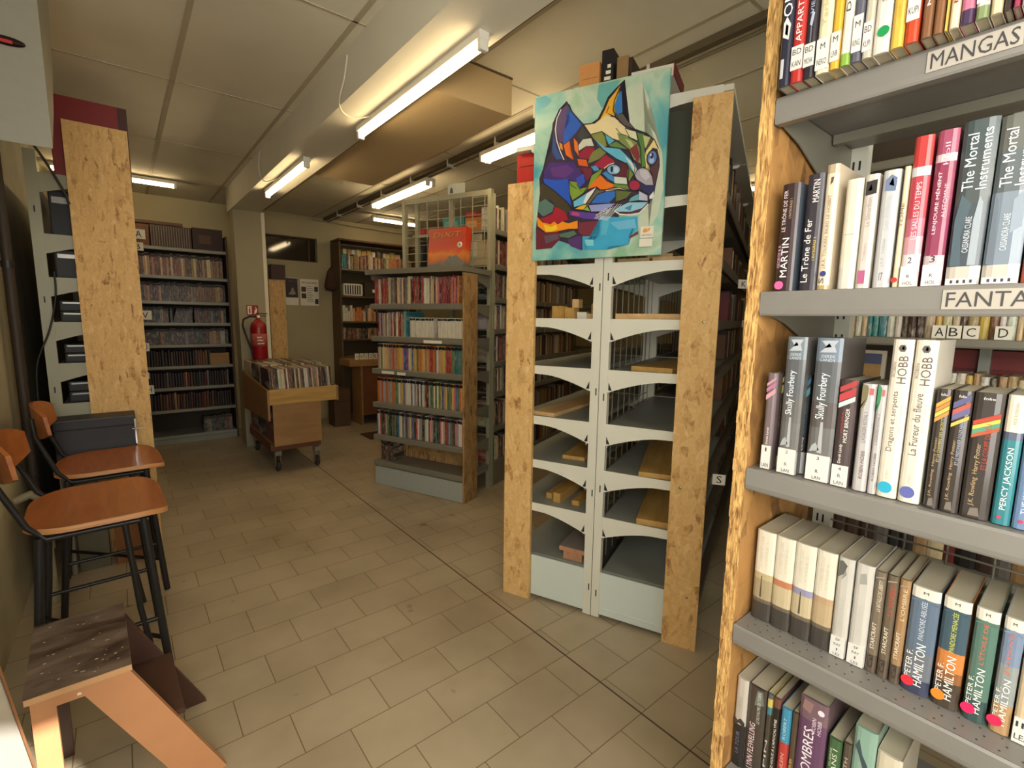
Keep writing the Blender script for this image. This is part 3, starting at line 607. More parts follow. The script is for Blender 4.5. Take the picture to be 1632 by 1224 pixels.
# two piles of things standing above the long row, seen through the mesh
def pile(x, y, items, Fm):
    z = None
    for (nm, lab, cat, w, d, h, c_, z_, x_, y_) in items:
        t = thing(nm, lab, cat); t.matrix_world = Fm @ Matrix.Translation((x+x_, y+y_, z_))
        MB().box(0, w, 0, d, 0, h, 0, 0.003).build('body', M(c_, 0.5, 0, 0.08, 20), t)
        MB().box(w*0.1, w*0.7, -0.002, 0, h*0.3, h*0.75).build('printed_panel', M(tuple(min(240, v+34) for v in c_), 0.5, 0, 0.1, 30), t)
FP = frame(EX, EY, ER)
pile(0, 0, [
    ('game_box', 'teal box lying behind the top of the mesh frame', 'box', 0.20, 0.25, 0.12, (54, 140, 140), 1.956, 0.33, 0.46),
    ('game_box', 'red and brown box beside the teal box behind the mesh', 'box', 0.14, 0.25, 0.045, (150, 44, 34), 2.062, 0.54, 0.46),
    ('game_box', 'orange brown box under the red one behind the mesh', 'box', 0.15, 0.25, 0.105, (186, 122, 62), 1.956, 0.54, 0.46),
    ('game_box', 'small red box at the left behind the mesh frame', 'box', 0.07, 0.2, 0.06, (176, 40, 40), 1.956, 0.10, 0.46),
    ('game_box', 'brown flat box left of the teal box behind the mesh', 'box', 0.14, 0.2, 0.05, (150, 116, 70), 1.956, 0.18, 0.46),
    ('paper_stack', 'tall stack of cream papers behind the orange game box', 'papers', 0.14, 0.22, 0.24, (206, 196, 156), 1.702, 0.545, 0.47),
    ('game_box', 'black box at the left behind the mesh, lower shelf', 'box', 0.10, 0.2, 0.21, (34, 30, 28), 1.702, 0.05, 0.47),
    ('game_box', 'grey box beside the black one behind the mesh', 'box', 0.10, 0.2, 0.20, (96, 92, 80), 1.702, 0.17, 0.47),
    ('game_box', 'dark brown box behind the orange game box', 'box', 0.22, 0.2, 0.19, (66, 48, 38), 1.702, 0.31, 0.47)], FP)
for o in [(0.0, 2.00), (0.0, 1.702)]:
    pass
t = thing('picture_card', 'white rounded card with a small figure standing on top of the mesh frame', 'card'); t.matrix_world = frame(EX, EY, ER) @ Matrix.Translation((0.435, 0.380, 2.223))
MB().box(0, 0.155, 0, 0.006, 0, 0.075, 0, 0.0025).build('card', M((206, 212, 200), 0.5), t)
MB().lathe([(0.0005, 0.020), (0.010, 0.012), (0.013, -0.004), (0.016, -0.022), (0.0005, -0.022)], 12, (0.035, -0.0012, 0.030), 0).build('printed_figure', M((90, 92, 84), 0.6), t)
[o for o in bpy.data.objects if o.parent == t and o.name.startswith('printed_figure')][0].scale = (1, 0.05, 1)
# board game box leaning on the mesh
t = thing('board_game_box', 'orange board game box with mountains leaning on the mesh panel', 'game box'); t.matrix_world = frame(EX, EY, ER) @ Matrix.Translation((0.335, 0.250, 1.6300)) @ Matrix.Rotation(R(-6), 4, 'X')
gm, nt, b = base('game_box_print'); L = nt.links.new
tc = N(nt, 'ShaderNodeTexCoord'); sp = N(nt, 'ShaderNodeSeparateXYZ'); L(tc.outputs['Object'], sp.inputs[0])
ns = N(nt, 'ShaderNodeTexNoise'); ns.inputs['Scale'].default_value = 12; ns.inputs['Detail'].default_value = 5; L(tc.outputs['Object'], ns.inputs['Vector'])
ma = N(nt, 'ShaderNodeMath', operation='MULTIPLY_ADD'); ma.inputs[1].default_value = 0.10; L(ns.outputs['Fac'], ma.inputs[0]); L(sp.outputs['Z'], ma.inputs[2])
mv = N(nt, 'ShaderNodeMath', operation='MULTIPLY'); mv.inputs[1].default_value = 3.2; L(ma.outputs[0], mv.inputs[0])
rp = ramp(nt, [(0.10, (70, 76, 74)), (0.38, (120, 122, 116)), (0.46, (196, 110, 60)), (0.60, (226, 140, 60)), (0.72, (206, 74, 36)), (0.95, (190, 56, 30))]); L(mv.outputs[0], rp.inputs['Fac']); L(rp.outputs['Color'], b.inputs['Base Color']); b.inputs['Roughness'].default_value = 0.4
MB().box(0, 0.335, 0, 0.070, 0, 0.335, 0, 0.004).build('box', gm, t)
b_ = MB(); lettering(b_, 'DiXiT', 0.045, 0.29, 0.262, 0.302, -0.001, skew=0.01); b_.build('title', M((70, 40, 20), 0.5, var=0), t)
b_ = MB(); lettering(b_, 'DiXiT', 0.041, 0.286, 0.265, 0.305, -0.0016, skew=0.01); b_.build('title', M((206, 150, 60), 0.5, var=0), t)
MB().prism([(0.13, 0.02), (0.16, 0.09), (0.20, 0.13), (0.22, 0.12), (0.26, 0.135), (0.31, 0.09), (0.325, 0.02)], 'y', -0.0015, 0, 0).build('printed_mountain', M((124, 128, 124), 0.5, 0, 0.2, 50), t)
b_ = MB(); b_.lathe([(0.0005, 0), (0.022, 0), (0.022, -0.0015), (0.0005, -0.0015)], 20, (0.285, 0, 0.205), 0, 'y').build('badge', PAPER, t)
MB().lathe([(0.0005, -0.0016), (0.006, -0.0016), (0.006, -0.002), (0.0005, -0.002)], 12, (0.285, 0, 0.207), 0, 'y').build('badge_mark', INK, t)

# long row: stretch beside the mesh frame and stretch seen through the empty bays
paged = [('cream', 4), ('tan', 3), ('brown', 3), ('dark red', 3), ('white', 3), ('pale grey', 2), ('dark brown', 3), ('black', 2), ('red', 1)]
nm8 = ['bottom row', 'second row up', 'third row up', 'fourth row up', 'fifth row up', 'sixth row up', 'seventh row up', 'top row']
for i, lv in enumerate(RLV):
    hmax = (RLV[i+1] if i < 7 else 2.20)-lv
    th = (min(0.16, hmax-0.06), min(0.195, hmax-0.045))
    k = row(FR_, 'long bookshelf, '+nm8[i], 'books beside the mesh frame, '+nm8[i], 0.03, 0.34, lv, 'book', 'book', 'book', paged, (0.018, 0.034), th, 0.22 if i < 6 else 0.09)
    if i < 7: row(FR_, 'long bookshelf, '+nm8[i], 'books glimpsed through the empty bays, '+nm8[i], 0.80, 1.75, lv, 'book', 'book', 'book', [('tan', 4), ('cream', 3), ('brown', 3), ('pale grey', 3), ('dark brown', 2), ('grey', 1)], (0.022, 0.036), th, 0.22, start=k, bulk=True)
# right flank of the tall double shelf (grazing, in shade)
cn8 = ['bottom row', 'second row', 'third row', 'fourth row', 'fifth row', 'sixth row', 'seventh row', 'top row']
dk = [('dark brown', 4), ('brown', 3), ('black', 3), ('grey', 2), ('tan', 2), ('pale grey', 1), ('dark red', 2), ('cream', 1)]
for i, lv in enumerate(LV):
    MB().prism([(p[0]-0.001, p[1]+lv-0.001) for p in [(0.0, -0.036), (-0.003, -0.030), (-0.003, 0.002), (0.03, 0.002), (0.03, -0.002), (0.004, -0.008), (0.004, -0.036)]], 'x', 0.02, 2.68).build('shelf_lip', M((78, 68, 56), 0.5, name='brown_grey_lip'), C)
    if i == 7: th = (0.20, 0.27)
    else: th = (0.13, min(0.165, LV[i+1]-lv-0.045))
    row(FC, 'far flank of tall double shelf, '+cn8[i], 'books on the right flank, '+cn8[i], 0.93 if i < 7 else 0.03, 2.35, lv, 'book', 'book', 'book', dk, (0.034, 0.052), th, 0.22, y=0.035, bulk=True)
for s, x, z in (('K', 0.86, 1.475), ('M', 1.44, 1.270), ('S', 0.20, 0.626)):
    t = thing('letter_card', 'white card lettered %s on the shaded flank of the tall double shelf' % s, 'letter card'); t.matrix_world = FC @ Matrix.Translation((x, -0.004, z))@ Matrix.Rotation(R(-40 if s != 'S' else -78), 4, 'Z')
    w_ = 0.07 if s != 'S' else 0.05
    MB().box(0, w_, -0.0015, 0, 0, 0.045).build('card', PAPER, t); b_ = MB(); lettering(b_, s, w_*0.3, w_*0.72, 0.008, 0.038, -0.0022); b_.build('letter', INK, t)
# back rack films
films_l = [('cream', 3), ('tan', 4), ('brown', 4), ('dark brown', 3), ('pale grey', 1), ('dark red', 2)]  # films browned in place of dim amber light on the rack
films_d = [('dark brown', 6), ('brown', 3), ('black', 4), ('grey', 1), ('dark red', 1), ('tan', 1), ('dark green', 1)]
bn = ['bottom shelf', 'second shelf up', 'third shelf up', 'fourth shelf up', 'fifth shelf up', 'sixth shelf up', 'seventh shelf up', 'eighth shelf up']
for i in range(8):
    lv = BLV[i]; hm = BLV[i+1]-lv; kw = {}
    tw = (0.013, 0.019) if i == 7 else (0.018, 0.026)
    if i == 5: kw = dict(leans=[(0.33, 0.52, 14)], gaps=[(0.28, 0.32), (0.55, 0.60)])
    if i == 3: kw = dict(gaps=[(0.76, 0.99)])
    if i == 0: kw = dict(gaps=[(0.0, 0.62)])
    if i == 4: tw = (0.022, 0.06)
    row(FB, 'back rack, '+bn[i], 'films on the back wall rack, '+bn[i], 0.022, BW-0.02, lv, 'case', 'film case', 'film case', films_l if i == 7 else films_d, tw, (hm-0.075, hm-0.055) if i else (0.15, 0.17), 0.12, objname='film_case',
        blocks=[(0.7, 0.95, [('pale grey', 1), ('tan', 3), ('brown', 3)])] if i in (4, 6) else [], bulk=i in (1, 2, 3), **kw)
t = thing('cardboard_box', 'tan cardboard box on the right of the back rack, fourth shelf up', 'box', (BX0+0.565, BY0+0.03, BLV[3]+0.001)); MB().box(0, 0.175, 0, 0.2, 0, 0.12, 0, 0.003).build('body', M((170, 130, 80), 0.7), t); MB().box(0.02, 0.155, -0.001, 0, 0.085, 0.088).build('fold_line', M((120, 86, 50), 0.7), t)

# ================================================================== POSTERS, BOARD, BOOKCASE AND DESK AT THE BACK
t = thing('strand_board_post', 'pale wooden board standing against the back wall right of the pillar', 'board', (1.365, YF-0.10, 0)); MB().box(0, 0.175, 0, 0.018, 0, 1.722).build('board', OSB, t)
t = thing('dark_box', 'small dark brown box sitting on top of the board by the posters', 'box', (1.385, YF-0.16, 1.7225)); MB().box(0, 0.15, 0, 0.14, 0, 0.158, 0, 0.004).build('body', M((64, 30, 26), 0.5), t); MB().box(-0.003, 0.153, -0.003, 0.143, 0.155, 0.163).build('lid', M((44, 26, 24), 0.5), t)
t = thing('poster', 'dark poster with a white figure, left of the two on the back wall', 'poster', (1.565, YF-0.004, 1.435))
MB().box(0, 0.145, 0, 0.002, 0, 0.325).build('sheet', PAPER, t); MB().box(0.003, 0.142, -0.001, 0, 0.09, 0.318).build('picture', M((44, 34, 44), 0.5, 0, 0.3, 30), t)
MB().prism([(0.03, 0.13), (0.06, 0.16), (0.07, 0.20), (0.09, 0.21), (0.10, 0.17), (0.12, 0.14), (0.09, 0.12)], 'y', -0.0018, -0.001).build('printed_figure', M((160, 140, 130), 0.5, 0, 0.3, 50), t)
b_ = MB(); lettering(b_, 'FESTIVAL', 0.04, 0.135, 0.275, 0.292, -0.0016); b_.build('title', M((150, 70, 80), 0.5, var=0), t)
t = thing('poster', 'white programme sheet with four small pictures, right of the dark poster', 'poster', (1.735, YF-0.004, 1.435))
MB().box(0, 0.218, 0, 0.002, 0, 0.318).build('sheet', PAPER, t); pm = M((70, 54, 44), 0.5, 0, 0.4, 40)
for x, z, w_, h_ in ((0.012, 0.165, 0.055, 0.06), (0.012, 0.085, 0.055, 0.06), (0.165, 0.17, 0.042, 0.06), (0.17, 0.02, 0.04, 0.06)): MB().box(x, x+w_, -0.001, 0, z, z+h_).build('picture', pm, t)
b_ = MB(); lettering(b_, 'PROGRAMME', 0.02, 0.20, 0.262, 0.285, -0.0012)
for q in range(9): b_.box(0.075, 0.155-0.01*(q % 3), -0.001, 0, 0.05+q*0.022, 0.055+q*0.022)
b_.build('title', M((70, 66, 60), 0.5, var=0), t)
KX, KY = 2.105, 5.92
K_ = thing('bookcase', 'brown wooden bookcase crammed with books on the back wall', 'bookcase', (KX, KY, 0)); kw_ = M((96, 74, 44), 0.6, 0, 0.1, 10, name='brown_laminate')
KL = [0.15, 0.82, 1.03, 1.248, 1.56, 1.885]
MB().box(0, 0.02, 0, 0.30, 0, 2.2).build('side_panel', kw_, K_); MB().box(1.0, 1.02, 0, 0.30, 0, 2.2).build('side_panel', kw_, K_); MB().box(0.02, 1.0, 0.29, 0.30, 0.02, 2.2).build('back_panel', M((84, 70, 46), 0.7), K_)
MB().box(0, 1.02, -0.01, 0.30, 2.215, 2.235).build('top_board', DKWOOD, K_)
for z in KL[1:]: MB().box(0.02, 1.0, 0, 0.29, z-0.02, z-0.001).build('shelf', kw_ if z < 1.8 else STEEL_M, K_)
FK = frame(KX, KY, 0)
light = [('cream', 4), ('white', 3), ('tan', 4), ('brown', 3), ('dark red', 2), ('grey', 1)]
row(FK, 'bookcase top shelf, front row', 'books in the front row of the bookcase top', 0.03, 0.98, KL[5], 'book', 'book', 'book', light, (0.018, 0.032), (0.15, 0.18), 0.12, y=0.01, blocks=[(0.0, 0.06, [('teal', 1)]), (0.66, 0.80, [('orange', 2), ('red', 1), ('tan', 1)])])
for k, (x, c_, w_) in enumerate([(0.10, 'cream', .05), (0.16, 'tan', .04), (0.21, 'white', .05), (0.27, 'cream', .06), (0.34, 'yellow', .06), (0.41, 'yellow', .05), (0.47, 'white', .05), (0.54, 'dark brown', .08), (0.63, 'cream', .09), (0.73, 'yellow', .06), (0.80, 'cream', .07)]):
    put(FK, 'book', x, w_, KL[5]+0.001, 0.25+0.008*math.sin(k*3), 0.13, 0.145, c_, 'book', '%s tall book, %s from left in the bookcase top back row' % (c_, ordw(k+1)), 'book', 'tall books behind the front row on the bookcase top')
row(FK, 'bookcase shelf with the orange books', 'books on the middle bookcase shelf', 0.03, 0.50, KL[3], 'book', 'book', 'book', [('cream', 2), ('orange', 2), ('white', 2), ('dark brown', 2), ('green', 1)], (0.02, 0.04), (0.12, 0.21), 0.15, y=0.02, blocks=[(0.0, 0.12, [('white', 1)]), (0.3, 0.55, [('orange', 1)])])
row(FK, 'bookcase shelf under the orange books', 'small dark books on the bookcase', 0.03, 0.70, KL[2], 'book', 'small book', 'book', [('dark brown', 3), ('brown', 3), ('black', 2), ('dark red', 1), ('tan', 1)], (0.02, 0.035), (0.12, 0.14), 0.15, y=0.02)
t = thing('striped_cushion', 'black and white striped cushion squeezed onto the bookcase shelf', 'cushion', (KX+0.05, KY+0.03, KL[4]+0.001)); sm_ = MB()
for q in range(7): sm_.box(0.02+q*0.03, 0.035+q*0.03, -0.002, 0, 0.02, 0.13, 0)
MB().box(0, 0.25, 0, 0.14, 0, 0.15, 0, 0.03).build('body', WHITE, t); sm_.build('stripe', INK, t)
t = thing('storage_crate', 'dark crate on the shelf below the top of the bookcase', 'crate', (KX+0.32, KY+0.03, KL[4]+0.001)); MB().box(0, 0.5, 0, 0.2, 0, 0.17, 0, 0.004).build('body', M((58, 50, 34), 0.6), t); MB().box(0.1, 0.3, -0.002, 0, 0.05, 0.09).build('label_card', PAPER, t)
t = thing('cloth_bag', 'dark cloth bag hanging on the side of the bookcase', 'bag', (KX-0.10, KY+0.05, 1.62))
MB().lathe([(0.004, 0.26), (0.03, 0.22), (0.055, 0.12), (0.07, 0.04), (0.05, 0.0), (0.004, -0.01)], 14, (0, 0, 0)).build('bag', M((66, 42, 30), 0.9, 0, 0.2, 30), t); MB().tube([(0, 0, 0.25), (0.04, 0, 0.30), (0.098, 0, 0.30)], 0.005).build('strap', M((50, 34, 24), 0.9), t)
# desk with boxes in front of the bookcase
D_ = thing('wooden_desk', 'light wooden desk panel standing below the bookcase', 'desk', (2.06, 5.56, 0))
MB().box(0.0, 0.75, 0, 0.34, 0.72, 0.80, 0, 0.003).build('top', BEECH, D_); MB().box(0.14, 0.16, 0.02, 0.32, 0, 0.72).build('side_panel', BEECH, D_); MB().box(0.16, 0.74, 0.03, 0.045, 0.12, 0.72).build('front_panel', M((110, 66, 34), 0.55, 0, 0.1, 9, name='brown_front'), D_); MB().box(0.72, 0.74, 0.046, 0.32, 0, 0.72).build('side_panel', BEECH, D_)
t = thing('alphabet_cards', 'row of pale letter cards standing on the wooden desk', 'cards', (2.14, 5.60, 0.8008)); b_ = MB(); b2_ = MB()
for q in range(8):
    b_.box(q*0.058, q*0.058+0.048, 0, 0.002, 0, 0.07); lettering(b2_, 'ABCDEFGH'[q], q*0.058+0.012, q*0.058+0.036, 0.015, 0.055, -0.0006)
b_.build('card', PAPER, t); b2_.build('letter', INK, t)
t = thing('cardboard_box', 'dark brown box on the floor under the left of the desk', 'box', (1.90, 5.66, 0)); MB().box(0, 0.19, 0, 0.22, 0, 0.45, 0, 0.004).build('body', M((84, 58, 36), 0.7), t); MB().box(0.02, 0.17, -0.002, 0, 0.3, 0.31).build('fold_line', M((60, 40, 26), 0.7), t)
t = thing('doormat', 'dark brown mat on the floor in front of the desk', 'mat', (2.0, 4.85, 0)); MB().box(0, 0.45, 0, 0.30, 0.0008, 0.012, 0, 0.003).build('mat', M((74, 46, 28), 0.9, 0, 0.2, 60), t)
t['category'] = 'mat'

# ================================================================== RECORD TROLLEY, EXTINGUISHER
T_ = thing('record_trolley', 'wooden record bin on castors packed with vinyl records', 'trolley', (0.895, 4.20, 0))
MB().box(0.0, 0.535, 0, 0.018, 0.584, 0.708, 0, 0.002).build('front_board', PINE_Y, T_)
MB().prism([(0.0, 0.455), (0.0, 0.705), (1.0, 0.775), (1.0, 0.42)], 'x', -0.018, 0.0).build('side_board', BEECH, T_)
MB().prism([(0.0, 0.580), (0.0, 0.705), (1.0, 0.740), (1.0, 0.58)], 'x', 0.535, 0.553).build('side_board', BEECH, T_)
MB().box(0.0, 0.535, 0.982, 1.0, 0.584, 0.76).build('back_board', BEECH, T_)
MB().box(0.0, 0.535, 0.018, 0.982, 0.585, 0.603).build('bin_floor', BEECH, T_)
MB().box(0.02, 0.40, 0.006, 0.024, 0.235, 0.584, 0, 0.002).build('lower_front', BEECH, T_)
MB().box(0.02, 0.40, 0.024, 0.97, 0.235, 0.253).build('lower_floor', BEECH, T_)
MB().box(0.382, 0.40, 0.024, 0.97, 0.253, 0.584).build('lower_side', BEECH, T_)
MB().box(0.01, 0.42, 0.10, 0.94, 0.175, 0.2345).build('base_frame', M((110, 60, 36), 0.6), T_)
for x, y in ((0.06, 0.10), (0.37, 0.07), (0.06, 0.90), (0.37, 0.90)):
    w = MB().lathe([(0.006, -0.014), (0.040, -0.014), (0.046, -0.008), (0.046, 0.008), (0.040, 0.014), (0.006, 0.014)], 18, (x, y, 0.048), 0, 'x').build('castor', M((50, 44, 40), 0.6, name='rubber'), T_)
    MB().box(x-0.022, x-0.018, y-0.015, y+0.02, 0.045, 0.14).box(x+0.018, x+0.022, y-0.015, y+0.02, 0.045, 0.14).box(x-0.025, x+0.025, y-0.03, y+0.03, 0.139, 0.175).build('castor_fork', STEEL_M, w)
FT = frame(0.895, 4.20, 0)
vin = [('cream', 4), ('white', 3), ('black', 4), ('dark brown', 3), ('brown', 2), ('tan', 3), ('dark red', 1), ('grey', 2)]
for r_, (yy, nmr) in enumerate([(0.03, 'front'), (0.345, 'middle'), (0.66, 'rear')]):
    row(FT, 'the %s row of the trolley' % nmr, 'vinyl records in the %s row of the trolley' % nmr, 0.02 if r_ == 0 else 0.0, 0.525, 0.604, 'record', 'record sleeve', 'record', vin, (0.011, 0.017), (0.272, 0.282), 0.30, y=yy, objname='vinyl_record', leans=[(-1, 2, -3)] if r_ == 0 else ())
for k in range(27):
    put(FT, 'record', 0.025+0.038*(k % 9), 0.03, 0.2535, 0.26+0.01*(k % 3), 0.28, 0.04+0.002*(k % 3)+0.30*(k//9), ['dark red', 'dark brown', 'black', 'brown'][(k+k//9) % 4], 'vinyl_record', 'record bundle, %s from left in the %s row of the trolley base' % (ordw(k % 9+1), ['front', 'middle', 'rear'][k//9]), 'record', 'records in the trolley base')
X_ = thing('fire_extinguisher', 'red fire extinguisher hanging on the white pillar', 'fire extinguisher', (1.045, 5.212, 0.88))
MB().lathe([(0.001, 0), (0.066, 0.0), (0.072, 0.012), (0.072, 0.30), (0.064, 0.345), (0.038, 0.372), (0.022, 0.382), (0.022, 0.40), (0.001, 0.40)], 28).build('cylinder', RED, X_)
MB().lathe([(0.0728, 0.13), (0.0728, 0.25)], 28).build('instruction_label', M((196, 96, 86), 0.5, 0, 0.4, 60, name='label_print'), X_)
b_ = MB(); 
for q in range(3): b_.box(-0.03, 0.03-0.01*q, -0.0745, -0.0735, 0.15+q*0.03, 0.16+q*0.03)
b_.build('label_text', PAPER, X_)
MB().lathe([(0.001, 0.40), (0.018, 0.40), (0.018, 0.425), (0.001, 0.425)], 14).build('valve', CHROME, X_)
MB().box(-0.012, 0.085, -0.010, 0.010, 0.440, 0.448, 0, 0.002).box(-0.012, 0.075, -0.008, 0.008, 0.415, 0.422, 0, 0.002).build('lever', DKMETAL, X_)
MB().tube([(-0.015, 0, 0.412), (-0.07, -0.005, 0.415), (-0.125, 0, 0.385), (-0.135, 0.0, 0.33), (-0.118, -0.01, 0.25), (-0.095, -0.02, 0.17), (-0.075, -0.03, 0.10), (-0.065, -0.04, 0.04)], 0.009, 10).build('hose', BLACK, X_)
MB().lathe([(0.001, 0), (0.014, 0), (0.014, -0.004), (0.001, -0.004)], 14, (0, -0.018, 0.412), 0, 'y').build('gauge', PAPER, X_)
MB().box(-0.03, 0.03, 0.066, 0.0865, 0.20, 0.30).build('wall_bracket', DKMETAL, X_)
t = thing('fire_sign', 'small red fire extinguisher sign on the pillar above the extinguisher', 'sign', (0.965, 5.2965, 1.305))
MB().box(0, 0.105, 0, 0.0025, 0, 0.098, 0, 0.001).build('plate', RED, t)
MB().box(0.010, 0.047, -0.0006, 0, 0.010, 0.088).build('pictogram_field', PAPER, t)
MB().box(0.022, 0.034, -0.0012, -0.0006, 0.02, 0.062).box(0.024, 0.032, -0.0012, -0.0006, 0.064, 0.074).box(0.028, 0.042, -0.0012, -0.0006, 0.072, 0.077).build('pictogram', RED, t)
MB().prism([(0.060, 0.015), (0.072, 0.03), (0.068, 0.045), (0.082, 0.055), (0.078, 0.085), (0.094, 0.06), (0.092, 0.03), (0.080, 0.015)], 'y', -0.0006, 0).build('flame_mark', PAPER, t)
# ================================================================== CHAIRS, STEP STOOL, TABLE AT THE LEFT
def seat_outline(w, d):
    """x = back(0) .. front(d), y = 0..w ; rounded plywood seat"""
    pts = []
    def arc(cx, cy, rx, ry, a0, a1, n=7):
        for i in range(n): a = R(a0+(a1-a0)*i/(n-1)); pts.append((cx+rx*math.cos(a), cy+ry*math.sin(a)))
    arc(d-0.085, 0.10, 0.085, 0.10, -90, 0); arc(d-0.085, w-0.10, 0.085, 0.10, 0, 90); arc(0.13, w-0.14, 0.13, 0.14, 90, 180); arc(0.13, 0.14, 0.13, 0.14, 180, 270)
    return pts
def chair(loc, rz, label, w=0.47, d=0.375, sz=0.632):
    t = thing('school_chair', label, 'chair', loc, rz, 'tall plywood chairs by the left wall')
    out = seat_outline(w, d); n = len(out); v = []; f = []
    def zz(x, y): return 0.010*(abs(y-w/2)/(w/2))**2 - 0.016*max(0, (x-(d-0.07))/0.07)**2
    cx_, cy_ = d/2, w/2
    rings = [(1.0, 0.0), (1.0, 0.014), (0.985, 0.0175), (0.7, 0.0175), (0.35, 0.0175)]
    for s_, h in rings:
        for x, y in out:
            X_1, Y_1 = cx_+(x-cx_)*s_, cy_+(y-cy_)*s_; v.append((X_1, Y_1, sz-0.0175+h+zz(X_1, Y_1)))
    for k in range(len(rings)-1):
        for i in range(n): f.append((k*n+i, k*n+(i+1) % n, (k+1)*n+(i+1) % n, (k+1)*n+i))
    sb = MB(); sb.add(v, f[:2*n], 1, True); sb.add(v, f[2*n:]+[tuple(range(4*n, 5*n))], 0, True); sb.add(v, [tuple(range(n))[::-1]], 0)
    sb.build('seat', [PLY, PLY_EDGE], t)
    # curved backrest
    bb = MB(); bv = []; nb = 12; w2 = 0.40
    for k in range(nb+1):
        u = k/nb; a = (u-0.5)*2; y = w/2+a*w2/2; xc = -0.045+0.05*(a*a)
        e = (1-abs(a)**3)
        zb, zt = 0.805-0.035*e, 0.880+0.035*e
        for (dx, z) in ((0, zb), (0.012, zb), (0.012-0.01, zt), (-0.010, zt)): bv.append((xc+dx, y, z))
    bf = []
    for k in range(nb):
        for q in range(4): bf.append((k*4+q, k*4+(q+1) % 4, (k+1)*4+(q+1) % 4, (k+1)*4+q))
    bf += [(0, 1, 2, 3)[::-1], (nb*4, nb*4+1, nb*4+2, nb*4+3)]
    bb.add(bv, bf, 0, False).build('backrest', PLY, t)
    for s_ in (0.035, w-0.035):
        so_ = -1 if s_ < w/2 else 1
        MB().tube([(d-0.075, s_, sz-0.020), (d-0.055, s_+so_*0.012, 0.30), (d-0.035, s_+so_*0.02, 0.008)], 0.0125, 10).build('leg', DKMETAL, t)
        MB().tube([(d-0.125, s_, sz-0.020), (d-0.105, s_+so_*0.012, 0.30), (d-0.080, s_+so_*0.02, 0.10)], 0.009, 8).build('inner_tube', DKMETAL, t)
        MB().tube([(0.045, s_, sz-0.020), (0.02, s_+so_*0.012, 0.30), (-0.01, s_+so_*0.02, 0.008)], 0.0125, 10).build('leg', DKMETAL, t)
        MB().tube([(d-0.06, s_, sz-0.028), (0.06, s_, sz-0.028), (0.02, s_, sz+0.02), (-0.035, s_, 0.80), (-0.040, s_+0.0, 0.875)], 0.009, 10).build('side_rail', DKMETAL, t)
        MB().tube([(d-0.058, s_+so_*0.014, 0.24), (0.015, s_+so_*0.014, 0.24)], 0.008, 8).build('stretcher', DKMETAL, t)
    MB().tube([(d-0.045, 0.03, 0.155), (0.0, w-0.03, 0.155)], 0.008, 8).build('stretcher', DKMETAL, t)
    MB().box(0.05, d-0.08, 0.04, w-0.04, sz-0.028, sz-0.018).build('seat_support', DKMETAL, t)
    return t
chair((-0.285, 1.965, 0), R(2), 'tall plywood chair nearest the viewer by the left wall, right behind the step stool')
chair((-0.265, 2.655, 0), R(2), 'tall plywood chair farther away, just in front of the black case', 0.44, 0.385, 0.618)
# small table with the black case
t = thing('side_table', 'small table with pale metal legs behind the two plywood chairs', 'table', (-0.285, 3.112, 0))
MB().box(0, 0.335, 0, 0.165, 0.545, 0.565, 0, 0.004).build('top', M((78, 66, 50), 0.6), t)
for x, y in ((0.02, 0.02), (0.315, 0.02), (0.02, 0.145), (0.315, 0.145)): MB().tube([(x, y, 0), (x, y, 0.545)], 0.012, 10).build('leg', M((150, 146, 128), 0.4, name='pale_leg'), t)
t = thing('black_case', 'large black case with metal catches resting on the small table', 'case', (-0.285, 3.118, 0.5655))
MB().box(0, 0.310, 0, 0.155, 0, 0.215, 0, 0.006).box(-0.002, 0.312, -0.003, 0.158, 0.168, 0.220, 0, 0.006).build('body', M((30, 27, 32), 0.5, name='case_black'), t)
MB().box(0.306, 0.312, -0.008, -0.003, 0.07, 0.20).box(0.295, 0.345, -0.008, -0.003, 0.147, 0.152).box(0.306, 0.3115, -0.008, -0.003, 0.02, 0.06).build('catch', CHROME, t)
t = thing('cardboard_box', 'brown box standing on the floor under the seat of the farther chair', 'box', (-0.10, 3.13, 0.0)); MB().box(0, 0.17, 0, 0.06, 0, 0.40, 0, 0.003).build('body', M((150, 96, 54), 0.7), t); MB().box(0.02, 0.15, -0.001, 0, 0.33, 0.334).build('fold_line', M((96, 62, 36), 0.7), t)
t = thing('metal_bin', 'grey metal box on the floor left of the brown box under the chairs', 'box', (-0.245, 3.14, 0.0)); MB().box(0, 0.12, 0, 0.08, 0, 0.36, 0, 0.004).build('body', M((112, 108, 88), 0.5, 0.2), t); MB().box(0.04, 0.075, -0.004, 0, 0.30, 0.312, 0, 0.001).build('handle', CHROME, t)
t = thing('heating_pipe', 'bent pale pipe low on the left wall beside the farther chair', 'pipe', (-0.375, 2.86, 0))
MB().tube([(-0.03, 0, 0.50), (0.02, 0, 0.52), (0.05, 0, 0.49), (0.055, 0, 0.42), (0.055, 0, 0.0)], 0.018, 12).build('pipe', M((150, 140, 112), 0.5), t)
MB().tube([(0.055, 0, 0.26), (0.055, 0, 0.30)], 0.024, 12).build('joint', M((130, 120, 96), 0.5), t)

